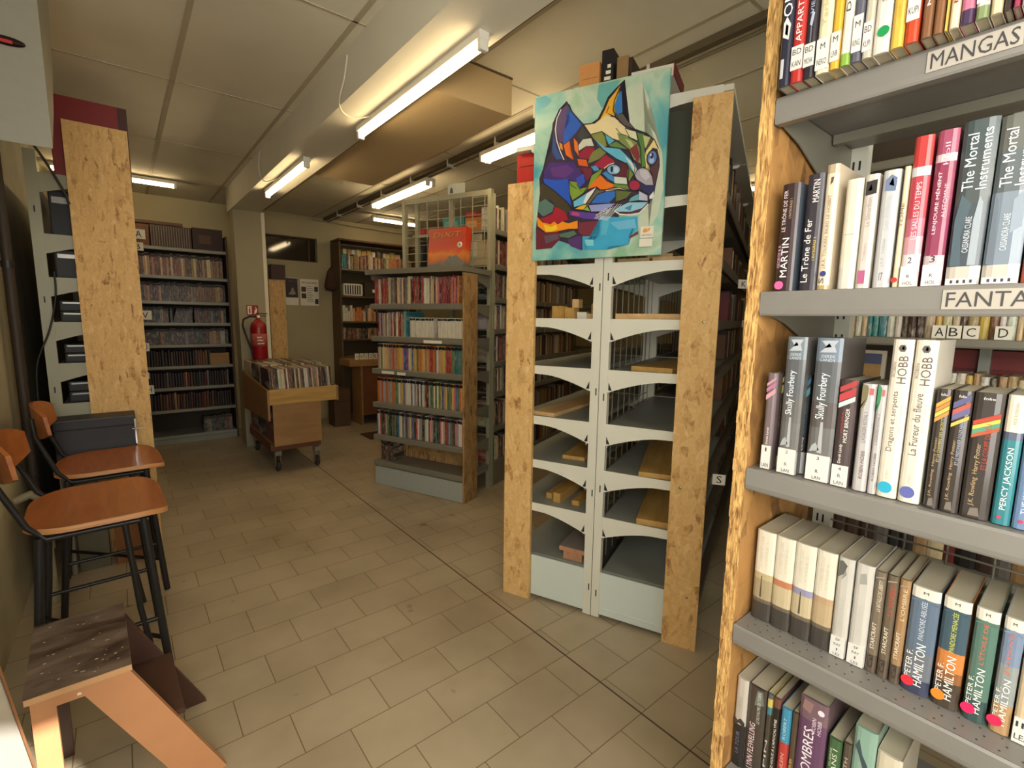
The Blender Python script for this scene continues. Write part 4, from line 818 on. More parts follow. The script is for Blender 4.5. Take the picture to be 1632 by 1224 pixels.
# step stool: two treads, side frames facing the viewer
SD = wood('worn_brown_tread', (56, 38, 32), (128, 112, 100), (7, 15, 7), 0.4)
SB = M((200, 142, 98), 0.45, 0, 0.06, 12, name='daylit_brown_paint'); SBD = M((78, 50, 38), 0.45, 0, 0.12, 12, name='dark_brown_wood')  # front frame colour raised to imitate daylight on it; rear stays dark
S_ = thing('step_stool', 'worn brown wooden step stool in the bottom left foreground', 'step stool', (-0.236, 1.478, 0))
def warp(b_, k=0.14):
    b_.v = [(x-k*y*0.3, y, z) for x, y, z in b_.v]; return b_
warp(MB().box(-0.002, 0.196, -0.008, 0.345, 0.402, 0.418, 0, 0.002)).build('top_tread', SD, S_)
warp(MB().box(0.0, 0.196, -0.0095, -0.008, 0.4025, 0.4175)).build('tread_edge', M((206, 160, 112), 0.5), S_)
warp(MB().box(0.186, 0.300, 0.021, 0.314, 0.205, 0.220, 0, 0.002)).build('lower_tread', SBD, S_)
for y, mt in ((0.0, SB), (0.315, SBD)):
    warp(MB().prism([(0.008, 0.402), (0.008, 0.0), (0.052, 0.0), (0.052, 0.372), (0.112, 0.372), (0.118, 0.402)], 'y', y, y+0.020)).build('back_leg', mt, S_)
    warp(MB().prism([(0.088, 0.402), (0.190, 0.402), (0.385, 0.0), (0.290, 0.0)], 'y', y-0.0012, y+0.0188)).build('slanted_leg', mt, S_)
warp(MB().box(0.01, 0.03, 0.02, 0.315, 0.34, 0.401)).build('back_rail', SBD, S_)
b_ = MB()
for k in range(22):
    x, z = rnd.uniform(0.02, 0.34), rnd.uniform(0.02, 0.39)
    if 0.112+0.45*(0.39-z) < x < 0.17+0.49*(0.39-z) or x < 0.05: b_.box(x, x+rnd.uniform(0.002, 0.006), -0.0004, 0, z, z+rnd.uniform(0.002, 0.005))
b_.box(0.09, 0.105, -0.0004, 0, 0.380, 0.386)
b_.build('paint_splash', PAPER, S_)['kind'] = 'stuff'
b_ = MB()
for k in range(40):
    x, y = rnd.uniform(0.01, 0.18), rnd.uniform(0.01, 0.32); s_ = rnd.uniform(0.001, 0.004); b_.box(x, x+s_*1.6, y, y+s_, 0.418, 0.4184)
b_.build('paint_splash', M((196, 180, 158), 0.6), S_)['kind'] = 'stuff'

# ================================================================== THINGS IN THE EMPTY END BAYS
def offcut(label, x, y, z, L_, w_, h_, rz, mt=PINE, nm='wood_offcut', cat='wood offcut'):
    t = MB().box(0, L_, -w_/2, w_/2, 0, h_, 0, 0.0015).build(nm, mt)
    t.matrix_world = FC @ Matrix.Translation((x, y, z+0.0005)) @ Matrix.Rotation(R(rz), 4, 'Z'); tag(t, label, cat, 'wood offcuts in the end bays'); return t
Z7, Z6, Z5, Z4, Z3, Z2, Z1 = 1.530-.002, 1.307-.002, 1.100-.002, 0.873-.002, 0.672-.002, 0.467-.002, 0.215
offcut('short pine offcut under the bottom right corner of the cat painting', 0.06, 0.335, Z7, 0.5, 0.13, 0.022, 0)
offcut('pine offcut beside it, against the right strand board on the top open shelf', 0.04, 0.180, Z7, 0.5, 0.15, 0.020, 0)
offcut('thin pine block lying on the two offcuts on the top open shelf', 0.10, 0.235, Z7+0.0225, 0.3, 0.09, 0.018, 10)
offcut('long thin pine plank lying across the right bay just below the painting', 0.030, 0.245, Z6, 0.05, 0.290, 0.024, 0)
offcut('wide yellow board lying in the right bay, second open shelf from top', 0.03, 0.235, Z5, 0.62, 0.170, 0.020, -9, PINE_Y)
offcut('wide board sloping to the right in the right bay, middle open shelf', 0.02, 0.160, Z3, 0.80, 0.20, 0.020, 8, PINE_Y)
offcut('wide board in the right bay on the lowest open bracket shelf', 0.02, 0.165, Z2, 0.75, 0.19, 0.024, 6, PINE_Y)
offcut('long flat plank at the left of the left bay, third open shelf from top', 0.03, 0.705, Z4, 0.66, 0.115, 0.017, -6, PINE)
offcut('short slanted-end plank on the fourth open shelf of the left bay', 0.09, 0.575, Z3, 0.40, 0.105, 0.017, 3, PINE_Y)
offcut('small square stick at the left of three on the fifth open shelf', 0.09, 0.690, Z2, 0.34, 0.032, 0.026, -3, PINE_Y)
offcut('thick square stick in the middle of three on the fifth open shelf', 0.06, 0.640, Z2, 0.42, 0.036, 0.045, -4, PINE_Y)
offcut('short square stick at the right of three on the fifth open shelf', 0.07, 0.551, Z2, 0.17, 0.036, 0.022, 0, PINE_Y)
t = thing('offcut_stack', 'grey topped reddish wood block on the bottom shelf of the left bay', 'wood block'); t.matrix_world = FC @ Matrix.Translation((0.03, 0.546, Z1+0.0005))
MB().box(0.01, 0.30, -0.045, 0.045, 0, 0.040, 0, 0.002).build('lower_block', BRICKW, t); MB().box(0, 0.32, -0.062, 0.062, 0.0402, 0.062, 0, 0.002).build('upper_board', [M((140, 128, 120), 0.6)], t); MB().box(-0.001, 0, -0.06, 0.06, 0.042, 0.060).build('board_end', BRICKW, t)
for k, (y, z, w_, h_, c_, lb) in enumerate([(0.655, 0, 0.050, 0.055, PINE_Y, 'square wood block at the left of the block pile below the painting'), (0.600, 0, 0.045, 0.048, PINE_Y, 'wood block second from left in the block pile below the painting'),
        (0.578, 0.0485, 0.030, 0.036, PINE, 'small upright wood block on top of the block pile below the painting'), (0.552, 0, 0.042, 0.030, WHITE, 'pale wood block in the middle of the block pile'), (0.515, 0, 0.046, 0.024, PINE, 'flat wood block at the front right of the block pile'), (0.497, 0.025, 0.040, 0.042, PINE_Y, 'upper right wood block of the block pile')]):
    t = MB().box(0, 0.05, -w_/2, w_/2, 0, h_, 0, 0.0015).build('wood_block', c_); t.matrix_world = FC @ Matrix.Translation((0.04+0.012*k, y, Z6+z+0.0005)) @ Matrix.Rotation(R(6*(k-2)), 4, 'Z'); tag(t, lb, 'wood block', 'small wood blocks on the top left bay')
# on top of the tall double shelf
t = thing('tan_box', 'tan cardboard box on top of the tall shelf above the painting', 'box'); t.matrix_world = FC @ Matrix.Translation((0.06, 0.485, 2.205))
MB().box(0, 0.14, 0.02, 0.105, 0, 0.118, 0, 0.002).build('body', M((206, 146, 86), 0.6), t); MB().box(-0.0006, 0, 0.03, 0.095, 0.06, 0.062).build('fold_line', M((150, 100, 56), 0.6), t)
t = thing('top_book', 'black and white book standing upright beside the tan box', 'book'); t.matrix_world = FC @ Matrix.Translation((0.07, 0.452, 2.205))
MB().box(0, 0.12, 0, 0.048, 0, 0.158, 0, 0.002).build('cover', INK, t); b_ = MB(); fy = FC
for q in range(3): b_.box(-0.0008, 0, 0.010, 0.036-0.006*q, 0.045+q*0.022, 0.058+q*0.022)
b_.build('title_print', PAPER, t); MB().box(-0.0012, -0.0006, 0.002, 0.046, 0.0, 0.03).build('label_sticker', PAPER, t)
for k, (y, w_, h_, c_, lb) in enumerate([(0.395, 0.046, 0.125, (150, 120, 80), 'brown book right of the black and white one on top of the tall shelf'), (0.378, 0.014, 0.115, (60, 44, 34), 'thin dark book on top of the tall shelf')]):
    t = MB().box(0, 0.13, 0, w_, 0, h_, 0, 0.002).build('top_book', M(c_, 0.5)); t.matrix_world = FC @ Matrix.Translation((0.08, y, 2.205)); tag(t, lb, 'book', 'books on top of the tall shelf')
t = thing('flat_book', 'white book lying flat on top of the tall shelf, right of the upright ones', 'book'); t.matrix_world = FC @ Matrix.Translation((0.05, 0.215, 2.205))
MB().box(0, 0.2, 0, 0.158, 0, 0.042, 0, 0.002).build('cover', WHITE, t); MB().box(-0.0008, 0, 0.120, 0.145, 0.012, 0.03).build('mark', INK, t); MB().box(-0.0008, 0, 0.030, 0.110, 0.018, 0.026).build('title_print', M((120, 110, 100), 0.5), t); MB().box(-0.001, 0.2, -0.004, 0, 0, 0.044).build('back_cover', M((120, 40, 40), 0.5), t)
t = thing('white_shelf_panel', 'white panel lying on the top left of the tall shelf above the painting', 'panel'); t.matrix_world = FC @ Matrix.Translation((0.035, 0.30, 2.119))
MB().box(0, 0.5, 0, 0.485, 0.03, 0.085, 0, 0.003).build('panel', STEEL, t); MB().box(0.1, 0.4, 0.10, 0.13, 0.0, 0.03).build('batten', STEEL_D, t); MB().box(0.1, 0.4, 0.40, 0.43, 0.0, 0.03).build('batten', STEEL_D, t)
b_ = MB(); fr_ = [o for o in (0.30, 0.33, 0.345)]
for q in range(9): b_.box(-0.0008, 0, 0.36+q*0.006, 0.3625+q*0.006, 0.045, 0.066)
b_.build('barcode', INK, t)
t = thing('red_crate', 'red box standing on the left strand board upright of the tall shelf', 'box'); t.matrix_world = FC @ Matrix.Translation((0.03, 0.715, 1.764))
MB().box(0, 0.26, 0, 0.14, 0, 0.244, 0, 0.003).build('body', M((186, 34, 26), 0.5, name='crate_bright_red'), t); MB().box(-0.001, 0, 0.02, 0.125, 0.19, 0.194).build('fold_line', M((120, 20, 18), 0.5), t)

# ================================================================== CAT PAINTING
PW, PH = 0.532, 0.647
P_ = thing('cat_painting', 'colourful painting of a cat head hung on the front of the tall shelf', 'painting'); P_.matrix_world = FC @ Matrix.Translation((-0.040, 0.739, 1.547)) @ Matrix.Rotation(R(-90), 4, 'Z') @ Matrix.Rotation(R(0.0), 4, 'X')
# local: x to the right as seen, y into the shelf, z up
bgm, nt, b = base('painted_turquoise_ground'); L = nt.links.new
tc = N(nt, 'ShaderNodeTexCoord'); ns = N(nt, 'ShaderNodeTexNoise'); ns.inputs['Scale'].default_value = 4.2; ns.inputs['Detail'].default_value = 4; ns.inputs['Distortion'].default_value = 0.8; L(tc.outputs['Object'], ns.inputs['Vector'])
rp = ramp(nt, [(0.32, (76, 160, 176)), (0.43, (120, 186, 180)), (0.52, (160, 204, 186)), (0.60, (196, 214, 190)), (0.72, (136, 186, 150))]); L(ns.outputs['Fac'], rp.inputs['Fac']); L(rp.outputs['Color'], b.inputs['Base Color']); b.inputs['Roughness'].default_value = 0.35
MB().box(0, PW, 0, 0.018, 0, PH, 0, 0.001).build('canvas', bgm, P_)
art = MB(); am = []; ai = {}
def acol(c):
    if c not in ai: ai[c] = len(am); am.append(M(c, 0.38, 0, 0.07, 22, name='oil_%d_%d_%d' % c))
    return ai[c]
ANG = [(60, 410), (1565, 45), (1480, 2144), (35, 2209)]             # corners of the drawing sheet the shapes below were traced on
def homog():
    import numpy as np
    A_ = []; B2 = []
    for (x, y), (u, v) in zip(ANG, [(0, 1), (1, 1), (1, 0), (0, 0)]):
        A_ += [[x, y, 1, 0, 0, 0, -u*x, -u*y], [0, 0, 0, x, y, 1, -v*x, -v*y]]; B2 += [u, v]
    return list(np.linalg.solve(np.array(A_, float), np.array(B2, float)))+[1]
Hm = homog()
def uv(p):
    x, y = p; w_ = Hm[6]*x+Hm[7]*y+1; return (Hm[0]*x+Hm[1]*y+Hm[2])/w_*PW, (Hm[3]*x+Hm[4]*y+Hm[5])/w_*PH
LAY = [0]
def A(c, pts, dy=0):
    LAY[0] += 1; yy = -0.0004-0.000035*LAY[0]
    q_ = [uv((x, y+dy)) for x, y in pts]; bmx = bmesh.new(); vv = [bmx.verts.new((u, yy, v)) for u, v in q_]
    try: bmx.faces.new(vv)
    except ValueError: pass
    bmesh.ops.triangulate(bmx, faces=bmx.faces[:]); art.bm(bmx, acol(c))
def B(c, pts): A(c, pts, 1064)
def AL(c, pts, w_=9, dy=0, close=False):
    """brush line"""
    if close: pts = pts+[pts[0]]
    for i in range(len(pts)-1):
        (x0, y0), (x1, y1) = pts[i], pts[i+1]; d_ = math.hypot(x1-x0, y1-y0) or 1; nx, ny = -(y1-y0)/d_*w_/2, (x1-x0)/d_*w_/2
        ex, ey = (x1-x0)/d_*w_*0.3, (y1-y0)/d_*w_*0.3
        A(c, [(x0-ex+nx, y0-ey+ny), (x1+ex+nx, y1+ey+ny), (x1+ex-nx, y1+ey-ny), (x0-ex-nx, y0-ey-ny)], dy); LAY[0] -= 1
    LAY[0] += 1
def BL(c, pts, w_=9, close=False): AL(c, pts, w_, 1064, close)
def AE(c, cx, cy, rx, ry, rot=0, dy=0, n=20):
    a = R(rot); A(c, [(cx+rx*math.cos(2*PI*k/n)*math.cos(a)-ry*math.sin(2*PI*k/n)*math.sin(a), cy+rx*math.cos(2*PI*k/n)*math.sin(a)+ry*math.sin(2*PI*k/n)*math.cos(a)) for k in range(n)], dy)
K = (34, 30, 42)
# pale light to the right of the head and soft patches of the ground
A((206, 216, 192), [(1040, 330), (1250, 230), (1330, 420), (1300, 640), (1400, 800), (1480, 1000), (1500, 1400), (1440, 1700), (1340, 1850), (1230, 1960), (1225, 1720), (1380, 1500), (1430, 1150), (1380, 860), (1180, 750), (1060, 620)])
A((110, 182, 178), [(760, 260), (1000, 200), (900, 400), (800, 520), (740, 420)])
A((98, 176, 190), [(70, 420), (180, 390), (240, 440), (200, 500), (80, 560)])
# head silhouette
A((60, 46, 66), [(410, 455), (470, 560), (560, 670), (600, 700), (690, 690), (760, 640), (820, 520), (870, 400), (960, 300), (1050, 210), (1015, 330), (1030, 570), (1090, 650), (1180, 750), (1300, 785), (1395, 860), (1450, 980), (1455, 1150), (1410, 1380), (1395, 1480), (1350, 1560), (1330, 1600), (1240, 1670), (1000, 1700), (1000, 1730), (800, 1760), (780, 1930), (590, 1940), (585, 2095), (430, 2020), (330, 1985), (250, 2070), (80, 2085), (75, 1860), (95, 1660), (120, 1500), (110, 1300), (150, 1190), (200, 1060), (240, 1000), (260, 700), (330, 540)])
A((86, 62, 116), [(335, 560), (400, 490), (430, 530), (400, 700), (390, 880), (335, 900), (295, 760)])
A((34, 96, 200), [(430, 500), (480, 590), (575, 700), (520, 780), (440, 870), (370, 920), (380, 780), (440, 690), (405, 580)])
A((60, 76, 120), [(400, 480), (440, 480), (480, 580), (430, 560)])
A((52, 84, 150), [(262, 790), (290, 950), (360, 1080), (300, 1090), (245, 1000)])
AL((226, 222, 232), [(345, 540), (300, 640), (284, 760), (300, 880), (340, 1000), (380, 1090)], 11)
A((66, 72, 70), [(580, 720), (665, 820), (570, 870), (530, 830)])
A((236, 112, 34), [(375, 930), (440, 880), (450, 1000), (485, 1090), (405, 1040)]); A((240, 120, 30), [(488, 850), (530, 900), (545, 1050), (498, 980)]); A((226, 150, 44), [(330, 900), (360, 920), (370, 990), (335, 960)])
A((214, 218, 196), [(540, 930), (590, 865), (680, 850), (712, 935), (620, 940), (545, 990)])
A((158, 36, 60), [(550, 1020), (620, 950), (712, 950), (722, 1000), (650, 1080), (550, 1070)]); A((126, 132, 74), [(700, 1000), (780, 950), (850, 1010), (770, 1080), (650, 1130), (665, 1060)])
A((168, 36, 66), [(700, 1160), (840, 1030), (945, 1100), (900, 1170), (800, 1180)]); A((226, 100, 40), [(530, 1080), (630, 1090), (650, 1164), (545, 1150)])
A((240, 182, 54), [(1000, 265), (965, 400), (925, 560), (945, 605), (860, 570), (800, 660), (720, 690), (780, 640), (830, 540), (880, 420)]); A((246, 206, 90), [(820, 600), (860, 575), (900, 600), (860, 650), (740, 690)])
A((54, 128, 196), [(1015, 310), (1028, 560), (965, 590), (935, 500), (965, 390)])
A((240, 222, 170), [(605, 705), (720, 690), (850, 600), (940, 620), (1050, 715), (1090, 770), (1190, 860), (1100, 830), (990, 870), (920, 850), (800, 770), (675, 805)])
A((96, 88, 84), [(945, 595), (1028, 575), (1090, 660), (1160, 745), (1080, 740), (990, 670)])
A((232, 230, 184), [(1070, 745), (1180, 775), (1200, 870), (1110, 830)])
A((140, 148, 74), [(680, 815), (800, 780), (850, 860), (865, 940), (780, 920), (715, 865)]); A((210, 130, 50), [(730, 880), (800, 920), (860, 945), (780, 930)])
A((88, 186, 214), [(830, 800), (940, 875), (880, 920), (852, 860)]); A((104, 142, 74), [(880, 925), (960, 885), (1085, 965), (910, 945)])
A((128, 146, 84), [(970, 785), (1090, 835), (1190, 890), (1240, 1000), (1245, 1134), (1160, 1080), (1110, 970), (1000, 885)]); A((190, 196, 130), [(1060, 850), (1130, 880), (1180, 960), (1130, 960)])
A((136, 52, 60), [(1110, 970), (1190, 905), (1232, 1050), (1205, 1120)])
A((92, 134, 66), [(1190, 785), (1270, 800), (1280, 950), (1290, 1165), (1250, 1164), (1232, 950)]); A((196, 202, 140), [(1262, 810), (1345, 835), (1330, 900), (1288, 960)]); A((102, 86, 62), [(1345, 835), (1390, 872), (1330, 960), (1290, 1000), (1300, 940)])
A((104, 188, 218), [(705, 850), (840, 950), (1000, 965), (1100, 1060), (1170, 1130), (1195, 1180), (1172, 1240), (1085, 1125), (940, 1064), (860, 1010), (760, 930)]); A((226, 232, 222), [(1060, 1050), (1160, 1130), (1195, 1190), (1172, 1245), (1130, 1150)])
A((242, 222, 146), [(1390, 850), (1445, 965), (1455, 1080), (1425, 960), (1370, 950), (1310, 1050), (1312, 1180), (1345, 1200), (1300, 1180), (1285, 1010), (1345, 925)])
AE(K, 1366, 1062, 62, 92, 12); AE((96, 130, 200), 1368, 1060, 50, 76, 12); AE((170, 196, 226), 1362, 1090, 28, 34, 12); AE(K, 1366, 1040, 16, 34, 12); AE((236, 240, 244), 1352, 1030, 9, 14)
B((92, 54, 62), [(1400, 70), (1445, 0), (1432, 160), (1402, 290), (1384, 300), (1384, 200), (1345, 125)])
B((72, 50, 124), [(165, 150), (220, 60), (500, 50), (520, 110), (560, 120), (600, 220), (540, 320), (500, 260), (440, 250), (330, 260), (165, 240)]); B((100, 56, 132), [(230, 120), (420, 80), (500, 140), (400, 230), (260, 210)])
B((42, 90, 200), [(150, 235), (300, 255), (440, 235), (450, 400), (470, 540), (420, 490), (280, 370), (165, 290)])
B((120, 42, 64), [(540, 110), (690, 120), (690, 200), (640, 260), (620, 220), (600, 150)]); B((58, 84, 196), [(520, 230), (600, 180), (622, 270), (560, 335), (530, 300)])
B((132, 162, 62), [(440, 262), (525, 275), (545, 350), (640, 330), (690, 200), (810, 122), (790, 180), (650, 340), (600, 400), (482, 472), (440, 380)])
B((84, 156, 214), [(680, 100), (740, 90), (780, 140), (720, 150)])
B((242, 122, 30), [(790, 192), (860, 262), (945, 300), (940, 325), (800, 362), (750, 320), (650, 350), (690, 290), (730, 250)]); B((214, 222, 208), [(860, 240), (960, 290), (1090, 298), (1080, 222), (940, 210)]); B((70, 140, 204), [(810, 175), (860, 150), (945, 215), (945, 280), (880, 240)])
B((98, 36, 48), [(1000, 80), (1082, 60), (1102, 210), (945, 212), (1000, 160)]); AE(K, 935, 1194, 84, 62); AE((130, 178, 218), 936, 1196, 72, 52); AE((190, 214, 230), 965, 1200, 30, 34); AE(K, 916, 1192, 15, 34); BL((236, 214, 180), [(830, 120), (880, 80), (940, 60)], 10)
B((122, 144, 62), [(1100, 90), (1162, 190), (1112, 262), (1090, 210)]); B((112, 144, 66), [(930, 290), (1090, 300), (1115, 352), (1000, 332), (930, 322)]); B((240, 216, 190), [(850, 352), (1000, 336), (1120, 372), (1000, 352), (850, 374)])
B((178, 172, 184), [(1190, 140), (1240, 110), (1320, 120), (1372, 200), (1387, 300), (1300, 300), (1200, 240), (1172, 190)]); B((206, 200, 206), [(1230, 130), (1310, 130), (1350, 210), (1300, 250), (1240, 200)]); B((44, 48, 96), [(1230, 300), (1392, 300), (1392, 370), (1335, 405), (1270, 360)]); AE((170, 38, 70), 1172, 1370, 60, 54)
B((112, 192, 226), [(600, 422), (740, 332), (705, 400), (610, 520), (500, 552), (492, 490)]); B((236, 232, 226), [(640, 400), (745, 330), (625, 515), (600, 500)]); B((112, 102, 82), [(752, 350), (850, 370), (760, 402), (705, 480), (662, 542), (622, 520), (715, 400)])
B((54, 114, 202), [(760, 412), (850, 380), (970, 372), (960, 430), (880, 512), (682, 516)]); B((100, 110, 56), [(970, 362), (1140, 380), (1082, 450), (962, 490)]); B((104, 170, 180), [(1130, 450), (1222, 390), (1226, 470), (1112, 490)])
B((194, 198, 222), [(1226, 372), (1322, 420), (1332, 480), (1226, 470)]); B((232, 236, 240), [(1342, 430), (1390, 372), (1396, 430), (1352, 480)]); B((152, 206, 228), [(950, 580), (1112, 492), (1330, 492), (1252, 570), (1130, 602), (1000, 602)]); B((72, 144, 176), [(1060, 562), (1152, 520), (1130, 592)])
B((88, 44, 56), [(1010, 600), (1130, 602), (1260, 562), (1332, 500), (1342, 522), (1240, 602), (1130, 625)]); BL((238, 234, 226), [(950, 590), (1010, 630), (1130, 640), (1230, 620), (1330, 520)], 16)
B((156, 164, 220), [(662, 530), (880, 512), (960, 512), (820, 602), (692, 602)]); B((236, 182, 48), [(510, 572), (600, 522), (642, 530), (600, 580)]); B((132, 184, 84), [(602, 582), (650, 540), (687, 607), (602, 582)])
B((96, 66, 156), [(450, 590), (560, 602), (770, 622), (772, 692), (620, 682), (450, 640)]); B((190, 70, 130), [(480, 600), (560, 615), (560, 650), (470, 640)]); B((72, 64, 48), [(120, 320), (160, 290), (280, 375), (420, 492), (462, 572), (420, 640), (290, 532), (250, 480), (130, 470)])
B((92, 124, 114), [(108, 502), (180, 462), (280, 532), (262, 602), (160, 656), (100, 602)]); B((168, 32, 54), [(290, 542), (400, 602), (440, 692), (330, 722), (200, 742), (118, 682), (180, 662), (262, 622)])
B((246, 150, 28), [(85, 650), (150, 720), (240, 742), (280, 710), (320, 742), (370, 710), (440, 732), (540, 700), (542, 790), (440, 792), (300, 822), (190, 832), (100, 762)]); B((250, 206, 40), [(160, 742), (250, 770), (300, 745), (320, 790), (250, 822), (190, 822)])
B((112, 42, 58), [(80, 790), (190, 842), (330, 822), (350, 902), (250, 1005), (80, 1022)]); B((88, 120, 96), [(330, 852), (500, 812), (532, 850), (450, 892), (350, 882)]); B((100, 84, 96), [(170, 870), (320, 850), (330, 900), (190, 960)])
B((122, 50, 66), [(550, 722), (780, 702), (786, 862), (600, 872), (550, 832)]); B((88, 56, 116), [(430, 912), (540, 872), (590, 872), (586, 1032), (460, 982)])
B((62, 172, 214), [(592, 882), (782, 872), (800, 652), (1000, 662), (1212, 652), (1222, 802), (1110, 882), (1116, 966), (882, 992), (882, 1026), (602, 1022)]); B((132, 212, 224), [(620, 912), (720, 912), (722, 982), (640, 982)]); B((112, 190, 224), [(900, 722), (1180, 682), (1202, 782), (1000, 802)]); B((92, 186, 216), [(820, 680), (900, 700), (860, 860), (800, 860)])
B((112, 62, 72), [(1118, 882), (1222, 812), (1222, 852), (1126, 902)]); BL(K, [(592, 872), (592, 1028)], 6)
# dark brush outlines
AL(K, [(240, 1000), (262, 700), (330, 545), (410, 458), (470, 565), (560, 672), (600, 702)], 12); AL(K, [(600, 702), (690, 690), (760, 640), (820, 520), (870, 400), (960, 300), (1050, 212), (1015, 330)], 10); AL(K, [(1000, 290), (940, 430), (925, 540), (950, 605), (1050, 710), (1180, 755)], 10)
AL(K, [(850, 570), (880, 500)], 8); AL(K, [(1180, 750), (1300, 790), (1392, 862), (1440, 960)], 8); AL(K, [(600, 705), (700, 850), (820, 980), (960, 1075), (1080, 1130)], 9); AL(K, [(960, 740), (1010, 800), (1100, 830), (1190, 885)], 7); AL(K, [(840, 820), (860, 940), (1000, 960), (1100, 1000)], 8); AL(K, [(1060, 740), (1110, 830)], 6); AL(K, [(1190, 785), (1240, 960), (1250, 1160)], 7); AL(K, [(1300, 1040), (1290, 960), (1370, 880)], 6)
BL(K, [(150, 235), (165, 290), (280, 372), (420, 492), (480, 572), (600, 585), (690, 605), (820, 602)], 9); BL(K, [(440, 240), (450, 400), (485, 570)], 7); BL(K, [(485, 480), (600, 400), (650, 330), (690, 200), (800, 125)], 7); BL(K, [(440, 262), (470, 310), (525, 345)], 6); BL(K, [(530, 300), (560, 340), (640, 330)], 6)
BL(K, [(800, 180), (880, 245), (960, 290), (1090, 300)], 8); BL(K, [(740, 332), (780, 362), (1000, 350), (1120, 375)], 9); BL(K, [(715, 400), (625, 525)], 7); BL(K, [(660, 540), (700, 480), (760, 408), (850, 380)], 7); BL(K, [(500, 555), (640, 515), (880, 508)], 7); BL(K, [(650, 540), (690, 605)], 6); BL(K, [(962, 372), (962, 495)], 6)
BL(K, [(1085, 60), (1110, 140), (1100, 250), (1120, 350), (1160, 370), (1260, 360), (1325, 410), (1332, 490), (1365, 460)], 10); BL(K, [(1140, 30), (1180, 110), (1165, 190), (1130, 240)], 8); BL(K, [(1172, 200), (1200, 140), (1260, 108), (1330, 130), (1375, 210), (1390, 300)], 7); BL(K, [(1220, 400), (1080, 460), (962, 500)], 8); BL(K, [(1330, 490), (1110, 495), (1000, 545), (950, 585)], 8)
for k in range(11):
    x = 990-k*22; BL((236, 240, 238), [(x+40, 520+8*k-(k % 3)*10), (x-20, 590+6*k), (x-120+8*k, 700-2*k)], 4)
for k in range(3): BL((236, 240, 238), [(930-20*k, 560+20*k), (740+20*k, 640+28*k)], 4)
for k in range(6): BL((84, 130, 112), [(1255+10*k, 985), (1262+9*k, 950-6*(k % 2)), (1250+12*k, 940)], 4)
art.build('painted_cat', am, P_)
st = MB(); 
t2 = MB().box(0.455, 0.503, -0.0095, -0.0085, 0.062, 0.104).box(0.452, 0.500, -0.0095, -0.0085, 0.030, 0.059); t2.build('exhibition_label', PAPER, P_)
t3 = MB().prism([(0.462, 0.088), (0.472, 0.098), (0.480, 0.092), (0.492, 0.100), (0.488, 0.088), (0.478, 0.083), (0.468, 0.080)], 'y', -0.0100, -0.0095); t3.build('label_logo', M((236, 160, 50), 0.5, var=0), P_)
lb = MB(); lettering(lb, 'ARTOTHEQUE', 0.460, 0.498, 0.068, 0.075, -0.0098); lb.build('label_text', M((90, 84, 80), 0.5, var=0), P_)
# ================================================================== NEAR BOOKSHELF ON THE RIGHT
SXF, SY0, SY1 = 0.850, 0.380, -0.55
RS = thing('paperback_bookshelf', 'near grey steel bookshelf with strand board side, full of labelled paperbacks', 'bookshelf', (SXF, SY0, 0), R(-90))
# local: x along the shelf (to the right as seen), y into the shelf, z up
SW, SDp = SY0-SY1, 0.34
# side board: faces are brown strand board, the sawn front edge shows the layered strands
o = MB().box(-0.0235, -0.0015, 0.0, SDp-0.02, 0, 2.42).build('side_board', OSB_DK, RS)
eb = MB()
for i in range(110):
    z = i*0.022; eb.box(-0.0238+0.0006*math.sin(i*1.7), -0.0012+0.0006*math.cos(i*2.3), -0.0016-0.0006*math.sin(i*3.1), 0.0, z, z+0.022)
eb.build('sawn_edge', OSB_EDGE, o)
SL = [0.135, 0.435, 0.745, 1.045, 1.352, 1.658, 1.960]
hole = M((56, 52, 46), 0.7, var=0)
for i, lv in enumerate(SL):
    pr = [(-0.002, lv-0.037), (-0.0035, lv-0.030), (-0.0035, lv-0.004), (-0.001, lv), (0.003, lv-0.001), (SDp, lv-0.001), (SDp, lv-0.004), (0.003, lv-0.005), (0.002, lv-0.008), (0.001, lv-0.037), (0.016, lv-0.038), (0.016, lv-0.040), (0.0, lv-0.040)]
    s_ = MB().prism(pr, 'x', 0.001, SW)
    if lv == 0.745:
        for q in range(26):
            for r_ in range(4): s_.lathe([(0.0002, lv-0.0008), (0.0013, lv-0.0008), (0.0013, lv-0.0004), (0.0002, lv-0.0004)], 6, (0.02+q*0.022+0.006*(r_ % 2), 0.012+r_*0.015, 0), 1)
    s_.build('shelf', [LIP, hole], RS)
    MB().box(0.01, SW-0.01, 0.225, 0.240, lv-0.022, lv-0.005).build('stiffener', STEEL_M, RS)
    for x in (0.004, SW-0.006):
        MB().prism([(0.02, lv-0.006), (0.02, lv-0.038), (0.09, lv-0.052), (0.30, lv-0.125), (0.345, lv-0.13), (0.345, lv-0.006)], 'x', x, x+0.0025).build('shelf_bracket', STEEL_M, RS)
up_ = MB().box(0.002, 0.034, SDp+0.001, SDp+0.03, 0, 2.3)
for i in range(44): up_.box(0.010, 0.0135, SDp+0.0004, SDp+0.001, 0.06+0.05*i, 0.078+0.05*i, 1).box(0.021, 0.0245, SDp+0.0004, SDp+0.001, 0.06+0.05*i, 0.078+0.05*i, 1)
up_.build('upright', [STEEL, INK], RS)
MB().box(SW-0.03, SW, SDp+0.001, SDp+0.03, 0, 2.3).build('upright', STEEL, RS)
g = MB()
for z in [0.56+0.028*k for k in range(15)]: g.tube([(0.035, SDp+0.012, z), (SW-0.03, SDp+0.012, z)], 0.0022, 6)
for k in range(14): g.tube([(0.10+0.065*k, SDp+0.016, 0.15), (0.10+0.065*k, SDp+0.016, 0.97)], 0.0022, 6)
g.build('wire_back', STEEL_M, RS)
